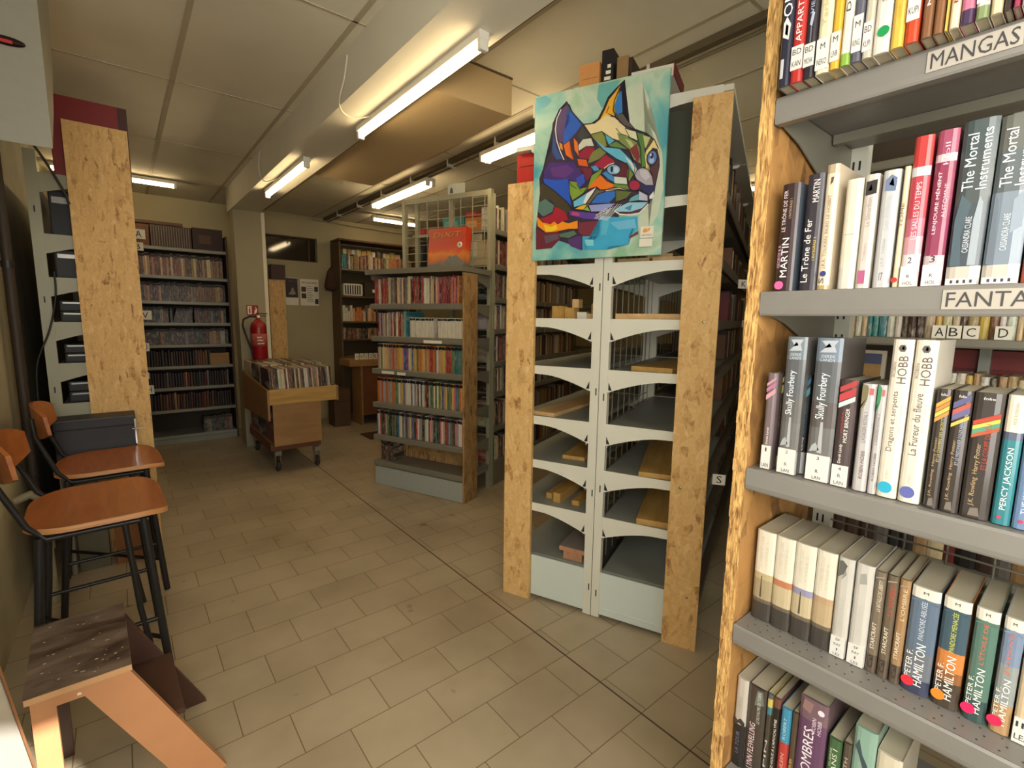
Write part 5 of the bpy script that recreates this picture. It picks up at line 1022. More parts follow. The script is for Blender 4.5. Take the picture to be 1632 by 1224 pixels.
def ticket(s, x0, x1, lv, tilt):
    b_ = MB().box(x0, x1, -0.0052, -0.0038, lv-0.031, lv-0.006); o = b_.build('shelf_label', M((172, 164, 152), 0.5, name='label_strip'), RS)
    t_ = MB(); lettering(t_, s, x0+0.004, x1-0.003, lv-0.028, lv-0.009, -0.0056); t_.build('label_text', M((58, 54, 54), 0.5, var=0), o)
ticket('MANGAS', 0.190, 0.278, SL[5], 0); ticket('FANTASY', 0.236, 0.345, SL[4], 0)

SPI = {}
def pm_(c, rough=0.35):  # covers greyed and warmed to imitate haze, darkened against the bright door light
    g_ = 0.3*c[0]+0.55*c[1]+0.15*c[2]; c = tuple(int(v*0.84+g_*0.16+w_) for v, w_ in zip(c, (5, 3, 0))); c = tuple(int(v*0.9) for v in c)
    return M(c, rough, 0, 0.05, 30, 0.35)
GRP = None
def novel(shelf, y0, w, h, X, label, bands, texts=(), sticker=None, dot=None, stripes=None, d=0.115, pages=True, tilt=0, shapes=(), cover2=None, cat='book'):
    """a paperback standing on the near shelf. bands: (z0,z1,colour) as fractions of height; texts: (string,x0,x1,z0,z1,colour,vertical) fractions"""
    lv = SL[shelf]; k = X/{5: .83, 4: .84, 3: .85, 2: .90, 1: .88}[shelf]
    w = w*k; h = h*k
    t = thing('paperback_book', label, cat, (X, y0*k, lv+0.0006), R(-90)+R(tilt), GRP)
    mats = []; idx = {}
    def mi(c):
        if c not in idx: idx[c] = len(mats); mats.append(pm_(c))
        return idx[c]
    cv = MB()
    for z0, z1, c in bands:                       # rounded spine strip by strip
        prof = [(0.0, 0.004), (w*0.12, 0.0012), (w*0.3, 0.0), (w*0.7, 0.0), (w*0.88, 0.0012), (w, 0.004), (w, 0.005), (0.0, 0.005)]
        cv.prism(prof, 'z', h*z0, h*z1, mi(c))
    c2 = cover2 or bands[len(bands)//2][2]
    cv.box(0, 0.0006, 0.005, d, 0, h, mi(c2)); cv.box(w-0.0006, w, 0.005, d, 0, h, mi(c2))
    cv.build('cover', mats, t)
    if pages: MB().box(0.0007, w-0.0007, 0.0052, d-0.002, 0.0012, h-0.0015).build('page_block', PAGES, t)
    for s_ in (stripes or []):                    # slanted colour stripes near the top: (z, thickness, colour)
        z, th_, c = s_; MB().prism([(w*0.06, h*z), (w*0.94, h*(z+0.075)), (w*0.94, h*(z+0.075+th_)), (w*0.06, h*(z+th_))], 'y', -0.0005, 0.0008).build('colour_stripe', pm_(c), t)
    for (c, pts) in shapes:
        MB().prism([(w*a, h*b__) for a, b__ in pts], 'y', -0.0004, 0.0008).build('printed_shape', pm_(c), t)
    for (s, x0, x1, z0, z1, c, vert) in texts:
        b_ = MB(); lettering(b_, s, w*x0, w*x1, h*z0, h*z1, -0.0007, vert); b_.build('title', M(c, 0.5, var=0), t)
    if sticker:
        z0, z1, lines = sticker
        o = MB().box(w*0.04, w*0.96, -0.0009, 0.0012, h*z0, h*z1).build('label_sticker', M((214, 210, 202), 0.35, 0, 0.02, 30, 0.3), t)
        if lines:
            n = len(lines); b_ = MB(); hh = (z1-z0)*h
            for q, s in enumerate(lines):
                zc = h*z1-hh*(q+0.5)/n; sz = min(hh/n*0.5, 0.008); ww = min(w*0.7, sz*0.75*max(1, len(s))*(0.45 if s == '1' else 1))
                if not s: continue
                lettering(b_, s, w/2-ww/2, w/2+ww/2, zc-sz/2, zc+sz/2, -0.0012)
            b_.build('label_text', M((50, 46, 50), 0.5, var=0), o)
    if dot:
        xf, zf, r_, c = dot; MB().lathe([(0.0002, 0), (r_, 0), (r_, -0.0008), (0.0002, -0.0008)], 24, (w*xf, -0.0006, h*zf), 0, 'y', False).build('round_sticker', M(c, 0.4, var=0), t)
    return t
W1, BK, CRM = (238, 232, 216), (36, 30, 34), (228, 210, 168)
# --- mangas (top shelf in view); spines overhang the lip a little
GRP = None; XM = 0.814; HM = 0.178
def mg(y0, y1, label, base_, texts=(), sticker=None, **kw): novel(5, y0, y0-y1-0.0006, HM*kw.pop('hf', 1.0), XM, label, kw.pop('bands', [(0, 1, base_)]), texts, sticker, **kw)
WH = (236, 230, 222)
mg(.3725, .355, 'dark navy comic with white upright drawing, first on the MANGAS shelf beside the side board', (34, 40, 66), [('ONO', .12, .86, .50, .80, WH, True)], shapes=[((226, 226, 226), [(.2, .36), (.7, .33), (.8, .44), (.45, .50), (.2, .46)]), ((60, 70, 100), [(.35, .38), (.6, .36), (.62, .43), (.4, .45)]), ((200, 200, 210), [(.2, .06), (.45, .06), (.45, .2), (.2, .2)])], hf=1.12, d=.15)
mg(.355, .337, 'red comic with large white upright title and white label on the MANGAS shelf', (204, 40, 38), [('APPARTEMENT 1', .30, .74, .32, .98, WH, True)], (.10, .29, ['BD', 'KAN']), d=.15)
mg(.337, .321, 'dark blue-black book with small white figure on the MANGAS shelf', (40, 34, 48), [('VIE DE MICHA', .35, .65, .50, .95, (170, 180, 210), True)], (.09, .27, ['BD', 'MICHA']), shapes=[((180, 196, 226), [(.35, .42), (.55, .40), (.72, .50), (.5, .52)]), ((120, 124, 150), [(.45, .28), (.55, .28), (.55, .4), (.45, .4)])])
mg(.320, .3015, 'cream comic with faint golden title and white M label on the MANGAS shelf', (232, 222, 186), [('Yarka Man Ne', .30, .66, .36, .98, (190, 176, 120), True)], (.03, .27, ['M', 'NEKO']))
mg(.301, .2885, 'golden yellow comic with white M label on the MANGAS shelf', (236, 178, 36), [('LE LIVRE', .36, .72, .58, .98, (120, 90, 30), True)], (.06, .28, ['M', 'LIVR']))
mg(.288, .275, 'white comic with black title and a green foot on the MANGAS shelf', W1, [('DiênBiênPhu', .30, .72, .40, .96, (50, 48, 60), True)], None, bands=[(0, .09, (136, 186, 60)), (.09, 1, W1)])
mg(.2745, .262, 'slate grey comic with white label over a blue foot on the MANGAS shelf', (92, 94, 116), [('KINGDOM', .34, .70, .52, .86, (140, 142, 164), True)], (.07, .34, ['M', 'KING']))
mg(.2615, .2495, 'pale grey-green slim book with KUPI label on the MANGAS shelf', (196, 192, 172), [('LE RETOUR', .34, .66, .50, .90, (140, 132, 116), True)], (.05, .26, ['BD', 'KUPI']))
mg(.249, .230, 'white comic with big green round sticker on the MANGAS shelf', W1, [('SUR MA PLANETE', .36, .64, .36, .92, (96, 110, 90), True)], dot=(.62, .15, .0065, (20, 136, 72)), shapes=[((150, 206, 206), [(.75, .68), (1, .68), (1, .98), (.75, .98)])])
mg(.229, .2145, 'bright yellow book with brown title on the MANGAS shelf', (240, 190, 62), [('Chroniques', .32, .66, .62, .96, (110, 80, 30), True), ('ook', .4, .6, .20, .30, (190, 140, 50), True)])
mg(.214, .199, 'orange-red book with white KUPI label on the MANGAS shelf', (222, 66, 30), [], (.15, .42, ['BD', 'KUPI']), shapes=[((240, 190, 60), [(0.02, .5), (.25, .46), (.12, 1), (.02, 1)])])
mg(.197, .1855, 'brown volume 2 on the MANGAS shelf', (138, 88, 52), [('2', .35, .70, .21, .29, WH, False), ('Le Chat', .35, .70, .42, .76, (190, 150, 110), True)], shapes=[((110, 80, 130), [(.3, .80), (.7, .80), (.7, .86), (.3, .86)])])
mg(.185, .174, 'brown volume 1 just right of the brown volume 2 on the MANGAS shelf', (142, 92, 56), [('1', .4, .62, .27, .36, WH, False), ('Le Chat', .35, .70, .46, .80, (190, 150, 110), True)])
mg(.1735, .1700, 'very thin yellow book right of the brown volumes on the MANGAS shelf', (224, 190, 80))
mg(.1695, .1595, 'cream comic with dark red capital lettering on the MANGAS shelf', (240, 216, 186), [('MUSHISHI', .34, .74, .16, .66, (150, 40, 44), True)])
mg(.159, .146, 'pink volume 15 on the MANGAS shelf', (222, 116, 150), [('SENSEI', .38, .72, .58, .92, (240, 150, 150), True), ('15', .24, .78, .20, .32, BK, False)], None, bands=[(0, .09, (70, 44, 90)), (.09, 1, (222, 116, 150))], shapes=[(W1, [(.14, .17), (.88, .17), (.88, .35), (.14, .35)])])
mg(.1455, .133, 'white comic with pink title and M label, right of the pink volume 15', (238, 226, 220), [('ASTRAL', .35, .72, .50, .82, (180, 60, 80), True)], (.10, .46, ['M', 'ASTR']), bands=[(0, .08, (130, 150, 100)), (.08, 1, (238, 226, 220))])
mg(.132, .121, 'plain cream book with grey marks on the MANGAS shelf', (232, 206, 164), [('Saison', .36, .64, .60, .90, (150, 120, 90), True)])
mg(.1205, .1135, 'thin black book with coloured dots on the MANGAS shelf', (46, 30, 32), shapes=[((110, 170, 150), [(.2, .78), (.8, .76), (.8, .86), (.2, .88)]), ((170, 110, 60), [(.3, .5), (.7, .5), (.7, .58), (.3, .58)])])
mg(.113, .1065, 'thin magenta book with white lettering on the MANGAS shelf', (172, 44, 88), [('COMBAT', .3, .75, .40, .80, WH, True)])
mg(.106, .095, 'white patterned book at the right edge of the MANGAS shelf', (226, 220, 200), shapes=[((96, 110, 76), [(.2, .5), (.6, .52), (.7, .66), (.3, .68)]), ((180, 80, 70), [(.3, .2), (.8, .2), (.7, .3), (.3, .3)])])

# --- fantasy shelf, upper row
XFt = 0.852
def ft(y0, w, h, label, *a, **kw): novel(4, y0, w-0.0006, h, kw.pop('X', XFt), label, *a, **kw)
DKB = (58, 38, 44)
ft(.3555, .0270, .167, 'dark brown paperback with pink dot, first beside the side board', [(0, 1, DKB)], [('MARTIN', .28, .66, .13, .50, WH, True), ('GEORGE R.R.', .08, .24, .22, .44, (200, 150, 180), True), ('LE TRÔNE DE FER', .12, .38, .56, .94, (214, 196, 200), True), ('L\'INTEGRALE 1', .52, .66, .68, .86, (190, 160, 120), True)], dot=(.28, .055, .0068, (206, 96, 150)), cover2=(96, 112, 136))
ft(.3190, .0245, .174, 'dark slate paperback with white title, second on the upper fantasy row', [(0, 1, (56, 52, 66))], [('Le Trône de Fer', .12, .50, .07, .62, WH, True), ('L\'INTEGRALE 2', .66, .82, .26, .46, (214, 184, 80), True), ('MARTIN', .40, .76, .76, .95, WH, True)], cover2=(110, 110, 96), tilt=0)
ft(.2940, .0175, .183, 'cream paperback with dark blue dot on the upper fantasy row', [(0, .035, (196, 160, 110)), (.035, .93, (240, 218, 186)), (.93, 1, (196, 170, 140))], [('J.R.R. TOLKIEN, BILBO LE HOBBIT', .34, .66, .17, .76, (120, 100, 90), True), ('S.', .2, .6, .05, .12, (70, 60, 60), True)], dot=(.52, .13, .0042, (54, 60, 120)), shapes=[((96, 84, 76), [(.4, .84), (.6, .86), (.65, .9), (.45, .9)])])
ft(.2660, .0215, .156, 'plain white paperback with shiny foot, right of the cream one with blue dot', [(0, .2, (220, 216, 206)), (.2, 1, (236, 230, 206))], [('TOLKIEN', .4, .6, .24, .42, (200, 196, 182), True), ('BEREN', .36, .62, .62, .88, (206, 204, 190), True), ('___', .2, .85, .50, .505, (150, 150, 150), False)])
ft(.2435, .0175, .158, 'pinkish white paperback with black picture near the top', [(0, 1, (220, 206, 196))], [('Le Silmarillion', .34, .64, .55, .80, (150, 140, 136), True), ('Tolkien', .4, .6, .24, .40, (170, 156, 150), True)], shapes=[((52, 48, 52), [(.14, .82), (.90, .83), (.90, .95), (.14, .94)]), ((150, 150, 146), [(.3, .86), (.6, .86), (.5, .92)]), ((200, 90, 140), [(.2, .04), (.7, .04), (.7, .16), (.2, .16)])])
ft(.2225, .0205, .159, 'pale blue-grey paperback with small blue picture near the top', [(0, 1, (204, 206, 208))], [('J.R.R. Tolkien', .40, .62, .18, .42, (160, 164, 172), True), ('Les Enfants', .34, .60, .50, .78, (170, 176, 190), True), ('17', .4, .6, .06, .13, (90, 90, 96), False)], shapes=[((110, 130, 170), [(.2, .83), (.8, .82), (.84, .93), (.5, .96), (.2, .92)]), ((150, 170, 200), [(.4, .88), (.7, .86), (.6, .94)])])
ft(.1995, .0075, .160, 'very thin cream book with red dot beside the red volume 2', [(0, 1, (228, 208, 168))], [('TOME', .2, .8, .5, .7, (120, 90, 70), True)], dot=(.4, .06, .0036, (206, 50, 46)))
ft(.1915, .0205, .195, 'red to white paperback, volume 2 of the pair on the upper fantasy row', [(0, .05, (236, 232, 230)), (.05, .22, (236, 222, 224)), (.22, .34, (222, 160, 176)), (.34, .46, (208, 100, 126)), (.46, .74, (206, 60, 80)), (.74, .80, (206, 214, 222)), (.80, 1, (216, 54, 56))], [('LES SALLES DU TEMPS', .38, .66, .32, .70, (238, 206, 210), True), ('2', .38, .60, .16, .20, (60, 40, 60), False)], sticker=(.0, .14, ['', 'R', 'HOL']), cover2=(170, 40, 60))
ft(.1680, .0215, .196, 'magenta paperback, volume 3 of the pair on the upper fantasy row', [(0, .20, (214, 196, 204)), (.20, .42, (160, 56, 96)), (.42, .80, (158, 46, 84)), (.80, .85, (222, 200, 208)), (.85, 1, (176, 70, 106))], [('LENJOURE MÊNENT', .22, .48, .34, .74, (236, 210, 216), True), ('AUTOMNE', .62, .82, .44, .66, (230, 190, 204), True), ('3', .34, .60, .155, .20, (60, 40, 60), False), ('Holl', .42, .66, .78, .92, (226, 180, 200), True)], sticker=(.0, .14, ['', 'R', 'HOL']), cover2=(120, 30, 60))
MI_ = [('The Mortal', .16, .48, .58, .92, (214, 220, 222), True), ('Instruments', .56, .86, .58, .94, (214, 220, 222), True), ('CASSANDRA CLARE', .40, .58, .20, .42, (200, 206, 212), True)]
gl = [((74, 96, 112), [(.1, .12), (.4, .12), (.3, .3), (.5, .5), (.2, .56), (.08, .4)]), ((168, 182, 196), [(.60, .12), (.84, .12), (.84, .50), (.72, .54), (.62, .40)])]
ft(.1435, .0330, .200, 'thick dark grey-blue book with white title, left one of the tall pair', [(0, .115, (206, 198, 186)), (.115, .5, (66, 80, 94)), (.5, .8, (72, 84, 88)), (.8, 1, (66, 82, 88))], MI_, sticker=(.0, .04, ['- - - -']), shapes=gl)
ft(.1095, .0335, .197, 'thick paler grey-blue book with white title, right one of the tall pair', [(0, .115, (206, 198, 186)), (.115, .55, (126, 144, 164)), (.55, .8, (94, 106, 114)), (.8, 1, (104, 108, 104))], MI_, sticker=(.0, .04, ['- - - -']), shapes=[((100, 116, 134), [(.08, .12), (.3, .12), (.22, .5), (.1, .55)]), ((150, 168, 190), [(.6, .3), (.9, .34), (.9, .55), (.6, .5)])])
ft(.0745, .0160, .185, 'dark book with orange-red foot at the right end of the upper fantasy row', [(0, .25, (214, 70, 40)), (.25, 1, (90, 40, 50))], [('CLARE', .3, .7, .4, .7, WH, True)])

# --- third row
XT = 0.866
def th3(y0, w, h, label, *a, **kw): novel(3, y0, w-0.0006, h, kw.pop('X', XT), label, *a, **kw)
SK = (84, 84, 92)
th3(.3580, .0165, .166, 'slim paperback volume 1 with pink and mauve stripes beside the side board', [(0, 1, (122, 104, 110))], [('Derek Landy', .40, .66, .26, .44, WH, True)], (.0, .245, ['1', '', 'LAN']), stripes=[(.80, .04, (206, 120, 160)), (.86, .03, (214, 150, 176)), (.72, .05, (226, 160, 180))])
th3(.3395, .0100, .163, 'thin paperback with yellow stripes tucked behind the tall grey volume 2', [(0, .12, (176, 190, 90)), (.12, 1, (66, 50, 50))], [('MENACE', .25, .75, .38, .66, (220, 196, 70), True), ('Landy', .3, .7, .18, .34, WH, True)], stripes=[(.72, .08, (232, 220, 90)), (.83, .05, (226, 196, 70))], X=.890)
def skully(y0, w, n, label, c, tp):
    th3(y0, w, .228, label, [(0, .17, (150, 150, 152)), (.17, .38, (110, 110, 112)), (.38, .56, c), (.56, .84, (96, 100, 108)), (.84, 1, tp)],
        [('Skully Fourbery', .22, .66, .44, .76, (226, 232, 236), True), ('DEREK', .25, .78, .865, .885, (200, 206, 214), False), ('LANDY', .22, .80, .84, .858, (200, 206, 214), False)], (.0, .185, [n, '', 'R', 'LAN']), shapes=[((190, 200, 212), [(.15, .90), (.80, .905), (.7, .95), (.85, .985), (.2, .98), (.4, .94)]), ((60, 66, 76), [(.3, .93), (.6, .94), (.5, .965)]), ((180, 184, 190), [(.42, .2), (.6, .2), (.56, .42), (.46, .42)]), ((170, 182, 186), [(.1, .20), (.5, .22), (.34, .27), (.2, .25)])])
skully(.3315, .0300, '2', 'tall glossy grey book, volume 2, on the row below FANTASY', (104, 102, 102), (110, 126, 138))
th3(.3000, .0105, .163, 'thin dark paperback with blue stripes between the two tall glossy grey books', [(0, .22, (200, 204, 210)), (.22, 1, (34, 34, 44))], [('LES SANS VISAGES', .25, .6, .40, .72, (60, 130, 150), True), ('Landy', .3, .7, .24, .38, WH, True)], stripes=[(.74, .07, (60, 150, 170)), (.85, .05, (36, 110, 150))], X=.886)
skully(.2880, .0360, '3', 'tall glossy dark grey book, volume 3, on the row below FANTASY', (92, 86, 86), (116, 134, 156))
th3(.2510, .0240, .166, 'dark paperback volume 4 with red and white stripes', [(0, 1, (74, 60, 62))], [('MORT BRINGER', .50, .72, .42, .74, WH, True), ('JOURS', .30, .44, .5, .7, (170, 60, 56), True), ('Derek Landy', .32, .54, .22, .40, WH, True)], (.0, .20, ['4', 'R', 'LAN']), stripes=[(.735, .045, (210, 224, 230)), (.79, .07, (214, 60, 70)), (.88, .05, (206, 60, 66))])
for yy, lb_, c1_, s_ in ((.2225, 'silvery white paperback with round brown picture at the top', (130, 118, 84), 'L\'ASSASSIN ROYAL 1'), (.2030, 'silvery white paperback with round green picture, against the tall cream books', (50, 150, 96), 'L\'ASSASSIN ROYAL 2')):
    th3(yy, .0185 if yy > .21 else .0112, .163, lb_, [(0, 1, (196, 192, 194))], [(s_, .34, .62, .46, .74, (104, 98, 100), True), ('ROBIN HOBB', .44, .72, .12, .38, (110, 84, 90), True)], shapes=[(c1_, [(.06, .76), (.3, .79), (.46, .86), (.5, .96), (.4, .985), (.06, .985)]), ((80, 70, 70), [(.06, .80), (.36, .86), (.30, .84), (.06, .77)]), ((214, 110, 110), [(.56, .90), (.86, .90), (.86, .96), (.56, .96)])])
def hobb(y0, w, label, ti, sub, c):
    th3(y0, w, .2295, label, [(0, 1, (240, 230, 212))], [('HOBB', .38, .84, .73, .90, (96, 82, 78), True), ('ROBIN', .14, .30, .77, .86, (140, 124, 116), True), (ti, .26, .62, .30, .68, (96, 78, 74), True), (sub, .72, .86, .38, .62, (170, 150, 140), True), ('pygm', .4, .56, .12, .18, (190, 176, 160), True)], dot=(.44, .065, .0085, c), shapes=[((96, 92, 90), [(.30, .945), (.40, .925), (.62, .925), (.70, .945), (.60, .968), (.38, .966)]), ((240, 230, 212), [(.46, .940), (.58, .935), (.60, .955), (.50, .960)])])
hobb(.1915, .0240, 'tall cream book with turquoise dot, left one of the cream pair', 'Dragons et serpents', 'LES CITÉS DES ANCIENS, 1', (40, 160, 190))
hobb(.1660, .0245, 'tall cream book with violet-blue dot, right one of the cream pair', 'La Fureur du fleuve', 'LES CITÉS DES ANCIENS, III', (92, 96, 160))
def hp(y0, w, label, ti, cs, tc_):
    th3(y0, w, .1655, label, [(0, 1, (62, 54, 52))], [(ti, .52, .70, .40, .76, tc_, True), ('J.K. Rowling  Harry Potter', .26, .48, .10, .60, (176, 150, 110), True), ('folio', .3, .7, .945, .965, WH, False)], stripes=cs, shapes=[((130, 120, 112), [(.3, .02), (.7, .02), (.62, .09), (.36, .08)])])
hp(.1375, .0160, 'dark paperback with orange and yellow stripes, leftmost of the three striped dark books', 'ET LA CHAMBRE DES SECRETS', [(.72, .035, (226, 150, 70)), (.76, .035, (238, 206, 80)), (.80, .035, (214, 140, 60)), (.84, .035, (232, 170, 60))], (190, 180, 110))
hp(.1205, .0195, 'dark paperback with violet, red and yellow stripes, middle of the three striped dark books', 'ET LE PRISONNIER D\'AZKABAN', [(.70, .03, (238, 200, 70)), (.75, .05, (110, 104, 160)), (.80, .04, (206, 90, 80)), (.85, .05, (96, 96, 150))], (170, 176, 196))
hp(.1000, .0285, 'thickest of the three striped dark paperbacks, with rainbow stripes', 'ET LA COUPE DE FEU', [(.64, .03, (206, 90, 50)), (.67, .035, (80, 160, 130)), (.705, .03, (236, 206, 70)), (.74, .035, (214, 66, 44))], (170, 60, 50))
th3(.0700, .0180, .166, 'teal paperback with white top on the row below FANTASY', [(0, .66, (40, 136, 150)), (.66, .72, (90, 100, 130)), (.72, 1, (236, 228, 206))], [('PERCY JACKSON', .36, .78, .12, .60, WH, True), ('RICK RIORDAN', .44, .62, .78, .94, (150, 140, 120), True)], dot=(.42, .06, .0022, (200, 60, 90)))
th3(.0510, .0180, .165, 'light blue paperback at the right end of the third row', [(0, 1, (110, 146, 196))], [('THE KANE CHRONICLES', .36, .70, .12, .70, (206, 220, 236), True)], dot=(.45, .06, .0022, (200, 60, 90)))

# --- fourth row
XQ = 0.897
def f4(y0, w, h, label, *a, **kw): novel(2, y0, w-0.0006, h, kw.pop('X', XQ), label, *a, **kw)
for k, (y0, w, mid, land, lb_) in enumerate([(.3735, .0335, (196, 180, 130), (176, 160, 120), 'first of four white topped landscape books, beside the side board'), (.3395, .0325, (206, 126, 84), (206, 186, 146), 'second of four white topped landscape books, orange band'), (.3065, .0330, (150, 150, 186), (204, 186, 146), 'third of four white topped landscape books, lilac band'), (.2730, .0305, (196, 160, 120), (196, 170, 128), 'fourth of four white topped landscape books, brown band')]):
    f4(y0, w, .1745, lb_, [(0, .20, (66, 62, 58)), (.20, .24, (110, 98, 80)), (.24, .46, land), (.46, .53, mid), (.53, 1, (236, 230, 208))], [('LA GUERRE DES CLANS', .30, .44, .60, .94, (190, 182, 160), True), ('CYCLE %d' % (k+1), .56, .68, .62, .88, (196, 188, 168), True)], shapes=[((90, 80, 64), [(.4, .26), (.5, .26), (.47, .5), (.43, .5)])] if k in (0, 2) else [], d=.125)
f4(.2410, .0230, .1745, 'white paperback with grey branches, left of two white ones', [(0, .22, (214, 208, 200)), (.22, 1, (206, 202, 194))], [('LE CYCLE', .4, .6, .3, .6, (180, 176, 168), True)], (.0, .20, ['SF', 'KAY', '1', 'LES']), shapes=[((96, 100, 94), [(.08, .80), (.4, .84), (.6, .93), (.3, .97), (.1, .96)]), ((150, 152, 144), [(.3, .78), (.6, .84), (.5, .9)])], d=.125)
f4(.2160, .0250, .1745, 'white paperback with pale picture, right of two white ones', [(0, .22, (216, 210, 204)), (.22, 1, (212, 208, 200))], [('LE CYCLE', .4, .6, .3, .6, (190, 186, 178), True)], (.0, .20, ['SF', 'KAY', '1', 'LES']), shapes=[((168, 168, 160), [(.3, .80), (.7, .82), (.6, .92), (.3, .90)])], d=.125)
for k, (y0, w, c, ti, tc_, lb_) in enumerate([(.1905, .0150, (124, 110, 92), 'LA BATAILLE DE LIBERTY', (216, 206, 180), 'slim grey-brown paperback, leftmost of three slim brown ones'), (.1750, .0148, (112, 96, 80), 'LA TEMPETE', (190, 70, 60), 'slim brown paperback with red title, middle of three slim brown ones'), (.1595, .0140, (172, 130, 88), 'L\'OMBRE', (214, 196, 160), 'slim tan paperback, rightmost of three slim brown ones')]):
    f4(y0, w, .1715, lb_, [(0, .18, (96, 82, 68)), (.18, 1, c)], [('STARCRAFT', .28, .66, .24, .50, (226, 216, 196), True), (ti, .44, .80, .62, .92, tc_, True), ('Cal', .30, .70, .05, .17, (40, 36, 34), True)], shapes=[((170, 160, 140), [(.1, .93), (.9, .95), (.9, .96), (.1, .94)])], d=.125)
def ham(y0, w, label, bands, ti, tc_, dc, X=XQ):
    f4(y0, w, .1690, label, bands, [('HAMILTON', .40, .74, .08, .48, (240, 236, 226), True), ('PETER F.', .10, .32, .14, .40, (226, 222, 214), True), (ti, .36, .60, .52, .88, tc_, True), ('M', .42, .60, .945, .97, (70, 70, 74), False)], dot=(.24, .10, .0078, dc), shapes=[(bands[-2][2], [(.05, .88), (.5, .905), (.95, .88), (.95, .92), (.05, .92)][:3]+[(.95, .87), (.05, .87)])], X=X, d=.125)
ham(.1440, .0335, 'blue-grey white-topped paperback with red dot, leftmost of the white-topped thick four', [(0, .14, (56, 64, 100)), (.14, .4, (110, 118, 134)), (.4, .90, (96, 118, 146)), (.90, 1, W1)], 'PANDORE ABUSÉE', (196, 204, 214), (204, 44, 56))
ham(.1075, .0300, 'white-topped paperback with orange sunset and orange dot', [(0, .24, (74, 62, 52)), (.24, .34, (160, 96, 50)), (.34, .52, (226, 132, 56)), (.52, .90, (62, 92, 112)), (.90, 1, W1)], 'PANDORE MENACÉE', (196, 200, 90), (226, 130, 40))
ham(.0735, .0245, 'green-teal white-topped paperback with crimson dot', [(0, .2, (50, 84, 84)), (.2, .90, (86, 128, 116)), (.90, 1, W1)], 'L\'ÉTOILE DE', (196, 110, 80), (200, 36, 90))
ham(.0455, .0205, 'light blue and sand white-topped paperback, rightmost of the thick four', [(0, .26, (190, 146, 96)), (.26, .60, (150, 160, 160)), (.60, .90, (124, 146, 180)), (.90, 1, W1)], 'JUDAS', (206, 110, 90), (200, 36, 80))
f4(.0235, .0190, .1200, 'short pale book with label at the right edge of the fourth row', [(0, 1, (226, 200, 160))], [], (.0, .30, ['- - -', 'LES']))

# --- bottom row in view
XV = 0.880
def f5(y0, w, h, label, *a, **kw): novel(1, y0, w-0.0006, h, kw.pop('X', XV), label, *a, **kw)
f5(.3790, .0220, .186, 'black paperback with pale grey upper half, first on the lowest row', [(0, .48, (38, 36, 40)), (.48, 1, (206, 200, 190))], [('LA TOUR', .3, .6, .15, .40, (110, 120, 150), True), ('SOMBRE', .35, .6, .55, .80, (170, 160, 150), True)], shapes=[((60, 56, 60), [(.05, .46), (.5, .50), (.95, .46), (.95, .52), (.6, .56), (.3, .52), (.05, .54)])], d=.125)
f5(.3560, .0325, .186, 'thick dark grey paperback with pale pink lettering on the lowest row', [(0, 1, (70, 62, 58))], [('LYNN FLEWELLING', .22, .54, .08, .60, (232, 206, 214), True), ('LE ROYAUME DE TOBIN', .56, .74, .62, .96, (196, 200, 190), True)], shapes=[((120, 128, 120), [(.4, .8), (.9, .84), (.8, .98), (.5, .97)])], d=.125)
f5(.3225, .0100, .188, 'thin dark paperback with yellow and blue squares near the top', [(0, .78, (70, 64, 58)), (.78, .86, (60, 130, 150)), (.86, .95, (222, 200, 90)), (.95, 1, (90, 96, 100))], [('SPIN', .3, .7, .1, .5, (206, 200, 190), True)])
f5(.3115, .0125, .187, 'black paperback with bold white title on the lowest row', [(0, .9, (30, 26, 28)), (.9, 1, (120, 70, 60))], [('RENDEZ-VOUS À L\'APOCALYPSE', .30, .72, .10, .78, (236, 230, 226), True)])
f5(.2975, .0175, .178, 'paperback with sky blue top and red foot on the lowest row', [(0, .62, (206, 56, 54)), (.62, 1, (52, 150, 196))], [('ROBERT', .36, .64, .66, .90, (170, 214, 230), True), ('HEINLEIN', .34, .66, .2, .5, (236, 170, 160), True)])
f5(.2795, .0100, .180, 'thin brown and ochre paperback left of the big purple book', [(0, .4, (150, 110, 50)), (.4, 1, (84, 66, 50))], [('HOBB', .3, .7, .2, .5, (206, 160, 80), True)])
f5(.2690, .0430, .222, 'very thick purple book with big white letters on the lowest row', [(0, .82, (106, 66, 108)), (.82, 1, (126, 96, 110))], [('DÉSOMBRES', .14, .60, .20, .76, (238, 226, 230), True), ('ROBIN', .50, .64, .74, .86, (226, 206, 216), True), ('HOBB', .70, .84, .74, .86, (226, 206, 216), True)], dot=(.78, .93, .005, (226, 214, 222)), shapes=[((160, 120, 120), [(.1, .9), (.4, .88), (.5, .97), (.15, .98)])], d=.14)
f5(.2220, .0200, .175, 'green paperback, volume I, on the lowest row', [(0, 1, (62, 106, 66))], [('CLANS I', .40, .74, .55, .90, (214, 224, 196), True), ('LA GUERRE', .2, .34, .62, .90, (180, 200, 160), True)], d=.125)
f5(.2010, .0125, .180, 'dark grey-brown slim paperback right of the green one', [(0, 1, (88, 76, 66))], [('OATH', .3, .7, .62, .86, (190, 176, 160), True)], d=.125)
f5(.1880, .0305, .222, 'tall mint green book with a bird drawing on the lowest row', [(0, 1, (140, 184, 166))], [], shapes=[((60, 84, 96), [(.1, .84), (.3, .78), (.5, .70), (.9, .64), (.7, .73), (.45, .79), (.25, .9)]), ((90, 120, 120), [(.3, .5), (.7, .54), (.4, .58)])], d=.14)
f5(.1565, .0320, .200, 'thick cream book at the right of the lowest row', [(0, 1, (226, 216, 190))], [('ROMAN', .4, .6, .4, .7, (160, 150, 130), True)], d=.13)

